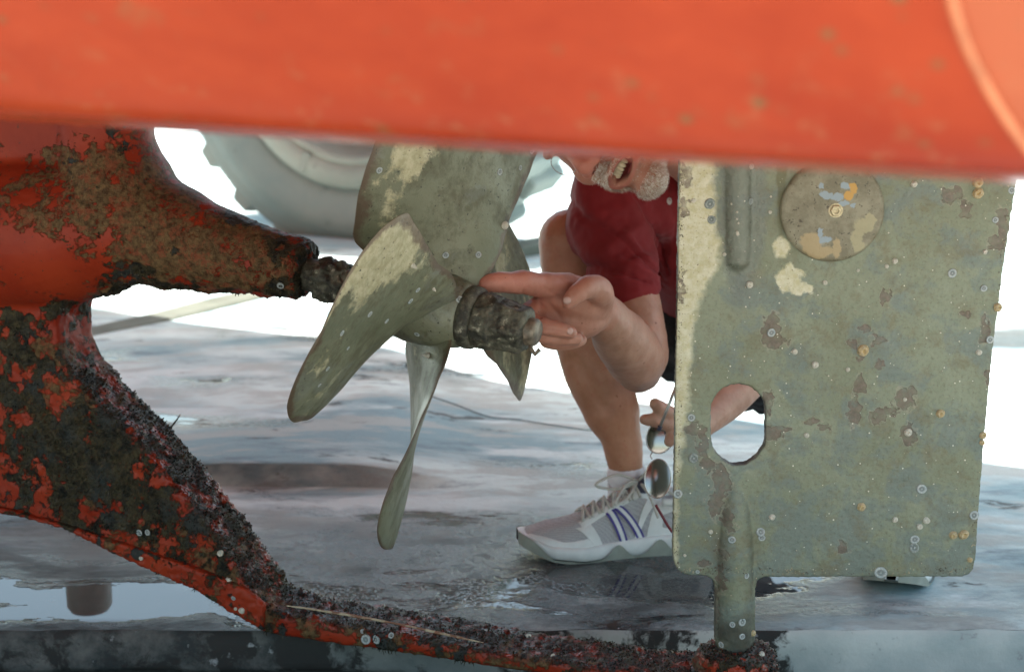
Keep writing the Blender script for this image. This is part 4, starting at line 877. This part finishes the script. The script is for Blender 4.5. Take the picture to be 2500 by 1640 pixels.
# ---------------------------------------------------------------- shoes
white = simple('shoe_white', (.68, .68, .67), .55, 0, .14, 22, .2); lace_m = simple('shoe_lace', (.50, .48, .44), .8, 0, .1, 90, .3); purple = simple('shoe_stripe', (.06, .045, .24), .5, 0, .1); outs = simple('shoe_outsole', (.30, .31, .27), .7, 0, .1, 60, .3); navy = simple('shoe_lining', (.05, .05, .08), .8)
gm_ = M('shoe_mesh'); vv_ = gm_.voro(420, 'F1', rnd=.25); gm_.bump(vv_, .6, -.001); grey = gm_.set(Base_Color=gm_.mix(gm_.mr(vv_, .2, .5), (.27, .26, .27), (.42, .41, .42)), Roughness=.8)
sockm = simple('sock_white', (.78, .76, .80), .85, 0, .04, 200, .3)
LEN = .325
def make_shoe(origin, fwd, flat=True, parent=None):
    f = Vector(fwd).normalized(); l = Vector((0, 0, 1)).cross(f).normalized(); mt = Matrix((f, l, Vector((0, 0, 1)))).transposed(); o_ = Vector(origin)
    def T_(x, y, z): return o_+mt@Vector((x, y, z))
    hw = lambda s: np.interp(s, [0, .03, .1, .25, .4, .55, .7, .8, .88, .94, .98, 1], [.010, .026, .033, .034, .033, .037, .045, .046, .041, .031, .018, .004])
    yc = lambda s: np.interp(s, [0, .4, .7, 1], [0, 0, .003, -.004])
    bot = lambda s: np.interp(s, [0, .08, .3, .7, .85, 1], [.006, .0, .0, .0, .006, .026])
    top = lambda s: np.interp(s, [0, .05, .15, .28, .40, .52, .64, .75, .86, .95, 1], [.070, .094, .092, .086, .105, .092, .076, .062, .055, .046, .030])
    mid = lambda s: bot(s)+np.interp(s, [0, .3, .6, .8, 1], [.034, .032, .026, .022, .018])
    def U(s, th, off=0.0):
        h = top(s)-mid(s)+.006; w_ = hw(s)*(1.0 if s > .45 else .93); a = th
        cy = math.copysign(abs(math.cos(a))**.75, math.cos(a)); cz = abs(math.sin(a))**.85
        tp = np.interp(s, [0, .35, .5, .65, 1], [.72, .70, .62, .75, .8]); y = cy*(w_)*(1-(1-tp)*cz)
        n = Vector((0, math.cos(a), math.sin(a)*.8)).normalized()
        return T_(s*LEN, yc(s)+y+n.y*off, mid(s)-.006+h*cz+n.z*off)
    root = bpy.data.objects.new('shoe', None)
    ns, nt_ = 60, 36
    up = MB().add([U(i/(ns-1)*.985+.008, math.pi*j/(nt_-1)) for i in range(ns) for j in range(nt_)], grid_faces(ns, nt_)+[tuple(range(nt_)), tuple(range((ns-1)*nt_, ns*nt_))][::1])
    sh_o = up.build('shoe', grey, parent)
    # midsole
    mv = []; prof_ = [(0, .96, 0), (.12, 1.02, 0), (.5, 1.06, 0), (.85, 1.04, 0), (1.0, .98, 0), (1.02, .90, 0)]
    for i in range(80):
        s = i/79
        for sd_ in (-1, 1):
            for (t, k, _) in (prof_ if sd_ < 0 else prof_[::-1]): mv.append(T_(s*LEN*1.012-.002, yc(s)+sd_*(hw(s)+.003)*k*(.94 if t < .1 else 1), bot(s)+(mid(s)-bot(s))*t))
    m2 = MB().add(mv, grid_faces(80, 12, True)); m2.build('midsole', white, sh_o)
    # outsole: thin rubber following the bottom, rising in waves up the side and over the toe
    for sd_ in (-1, 1):
        ov = []; nn_ = 120
        for i in range(nn_):
            s = i/(nn_-1); wv = .12+.80*(math.exp(-((s-.53)/.05)**2)+math.exp(-((s-.32)/.055)**2)+math.exp(-((s-.1)/.05)**2)) if s < .66 else .10+.95*step(s, .84, .97)
            wv = min(wv, .98)
            for t in (-.06, 0, wv*.5, wv): ov.append(T_(s*LEN*1.016-.003, yc(s)+sd_*((hw(s)+.003)*np.interp(t, [0, .12, .5, .85, 1], [.98, 1.04, 1.08, 1.06, 1.02])+.0035), bot(s)+(mid(s)-bot(s))*t-(.0015 if t <= 0 else 0)))
        MB().add(ov, grid_faces(nn_, 4)).build('outsole', outs, sh_o)
    MB().add([T_(s*LEN, yc(s)+sd_*hw(s), bot(s)-.002) for s in np.linspace(0, 1, 40) for sd_ in (-1, 1)], grid_faces(40, 2)).build('tread', outs, sh_o)
    # overlays on both flanks
    def patch(poly, mat, name, off=.0016, side=(-1, 1)):
        """poly: (s, t) corner strips top and bottom; t 0 at the sole, 1 on the instep"""
        for sd_ in side:
            v = []; n_ = 24; m_ = 8
            for i in range(n_):
                u = i/(n_-1)
                s0, t0 = [np.interp(u, np.linspace(0, 1, len(poly[0])), [q[k] for q in poly[0]]) for k in (0, 1)]
                s1, t1 = [np.interp(u, np.linspace(0, 1, len(poly[1])), [q[k] for q in poly[1]]) for k in (0, 1)]
                for j in range(m_):
                    w_ = j/(m_-1); s = s0+(s1-s0)*w_; t = t0+(t1-t0)*w_; e_ = off*(1 if 0 < i < n_-1 and 0 < j < m_-1 else .2)
                    v.append(U(s, (t*math.pi/2) if sd_ > 0 else math.pi-t*math.pi/2, e_+.0004))
            MB().add(v, grid_faces(n_, m_)).build(name, mat, sh_o)
    patch([[(.02, 0), (.15, 0), (.38, 0)], [(.02, .80), (.15, .85), (.30, .80)]], white, 'heel_overlay')
    patch([[(.08, .12), (.22, .10), (.30, .14)], [(.10, .46), (.20, .50), (.29, .40)]], grey, 'heel_mesh', .0026)
    patch([[(.28, .70), (.38, .62), (.50, .56), (.62, .50), (.70, .42)], [(.28, .98), (.38, .90), (.50, .82), (.62, .74), (.72, .64)]], white, 'eyestay')
    patch([[(.42, .02), (.44, .02)], [(.30, .7), (.36, .66)]], white, 'side_strap'); 
    patch([[(.60, .0), (.64, .0)], [(.66, .46), (.74, .50)]], white, 'forefoot_overlay')
    patch([[(.64, .0), (.80, .0), (.95, .0), (.998, .0)], [(.66, .20), (.80, .18), (.93, .40), (.985, .62)]], white, 'toe_cap')
    for (a, b) in (((.475, .03), (.545, .60)), ((.505, .03), (.575, .58)), ((.385, .03), (.505, .60)), ((.415, .03), (.535, .60))):
        patch([[a, (a[0]+.011, a[1])], [b, (b[0]+.011, b[1])]], purple, 'shoe_stripe', .0036)
    for (a, b) in (((.484, .03), (.554, .60)), ((.394, .03), (.514, .60))):
        patch([[a, (a[0]+.022, a[1])], [b, (b[0]+.022, b[1])]], white, 'shoe_stripe', .0030)
    # laces
    lm = MB()
    for k in range(6):
        s = .40+.052*k; a = U(s, math.pi*.30, .003); b = U(s+.04, math.pi*.70, .003); cc = U(s+.02, math.pi*.5, .006)
        a2 = U(s, math.pi*.70, .003); b2 = U(s+.04, math.pi*.30, .003)
        lm.tube(*smooth_path([a, cc, b], .0026, 5), 8); lm.tube(*smooth_path([a2, cc+Vector((0, 0, .002)), b2], .0026, 5), 8)
    kn = U(.40, math.pi*.5, .010)
    for d in ((.075, .02, .004), (-.02, .045, .015), (.05, .05, -.02)):
        e = kn+mt@Vector(d); m_ = (kn+e)/2; lm.tube(*smooth_path([kn, m_+Vector((0, 0, .014)), e, m_+Vector((0, 0, -.010)), kn], .0024, 6), 8)
    for d in ((-.055, .052, -.018), (-.02, .055, -.045)): e = kn+mt@Vector(d); lm.tube(*smooth_path([kn, (kn+e)/2+Vector((0, 0, .01)), e], .0022, 6), 8)
    lm.build('shoe_laces', lace_m, sh_o)
    MB().limb([U(.40, math.pi*.5, -.01), U(.36, math.pi*.5, .014), U(.34, math.pi*.5, .03)], [.012, .014, .010], 14).build('shoe_tongue', navy, sh_o)
    P, Q = smooth_path([T_(.30*LEN, .030, .088), T_(.16*LEN, .034, .086), T_(.05*LEN, .022, .098), T_(.02*LEN, 0, .104), T_(.05*LEN, -.022, .098), T_(.16*LEN, -.034, .086), T_(.30*LEN, -.030, .088)], .006, 6)
    MB().tube(P, Q, 10).build('shoe_collar', white, sh_o)
    return T_
toe = G(1268, 1372, 0); heel = toe+Vector((LEN*.985, .055, 0))
make_shoe((heel.x, heel.y+.03, 0), (toe-heel), parent=pe)
sk1 = MB().limb([Vector((ank.x+.006, ank.y+.012, .075)), Vector((ank.x+.003, ank.y+.006, .105)), W(1528, 1160, 2.735)], [.036, .0345, .0315], 28).build('sock', sockm, pe)
t2 = G(2150, 1425, 0); make_shoe((t2.x+.10, t2.y+.26, 0), (-.28, -.95, 0), parent=pe)

# ---------------------------------------------------------------- sunglasses hanging from the left hand
sg = empty('sunglasses', W(1600, 1165, 2.46), 'mirrored sunglasses dangling from his other hand beside the rudder', 'sunglasses')
mir = M('mirror_lens'); mirm = mir.set(Base_Color=(.30, .28, .27), Metallic=1.0, Roughness=.16); wire = simple('sunglass_wire', (.55, .52, .50), .25, .8, .05)
def lens(cx, cy, rx, ry, tilt, Y):
    c = W(cx, cy, Y); s = Y/F; nrm = Vector((tilt, -1, .35)).normalized(); x_, y_ = frame(nrm); v = [c+nrm*.003]
    pts = []
    for rr in (.5, .85, 1.0):
        for k in range(32):
            a = 2*math.pi*k/32; e = 1+.10*math.sin(a)*math.cos(a); pts.append(c+(x_*math.cos(a)*rx*e+y_*math.sin(a)*ry*e)*s*rr+nrm*.003*(1-rr*rr))
    v += pts; f = [(0, 1+k, 1+(k+1) % 32) for k in range(32)]+grid_faces(3, 32, True, 1)
    MB().add(v, f).build('lens', mirm, sg); ring = pts[-32:]; MB().tube(ring+[ring[0]], .0011, 8, False).build('lens_rim', wire, sg)
lens(1606, 1168, 34, 49, .12, 2.46); lens(1612, 1066, 36, 42, -.35, 2.475)
MB().tube([W(1592, 1120, 2.462), W(1588, 1112, 2.462), W(1592, 1104, 2.47)], .0011, 8).build('bridge', wire, sg)
MB().tube([W(1650, 945, 2.45), W(1634, 985, 2.447), W(1612, 1040, 2.447)], [.0042, .0040, .0036], 12, True, .45).build('temple', simple('temple_silver', (.60, .60, .60), .3, .7, .05), sg)
MB().tube([W(1612, 1040, 2.447), W(1608, 1050, 2.447)], [.0038, .0030], 12).build('temple_tip', navy, sg)
rc = simple('cord_red', (.16, .02, .03), .6)
P, Q = smooth_path([W(1601, 1232, 2.462), W(1616, 1258, 2.46), W(1634, 1288, 2.458), W(1652, 1310, 2.457)], .0022, 6); MB().tube(P, Q, 8).build('neck_cord', rc, sg)
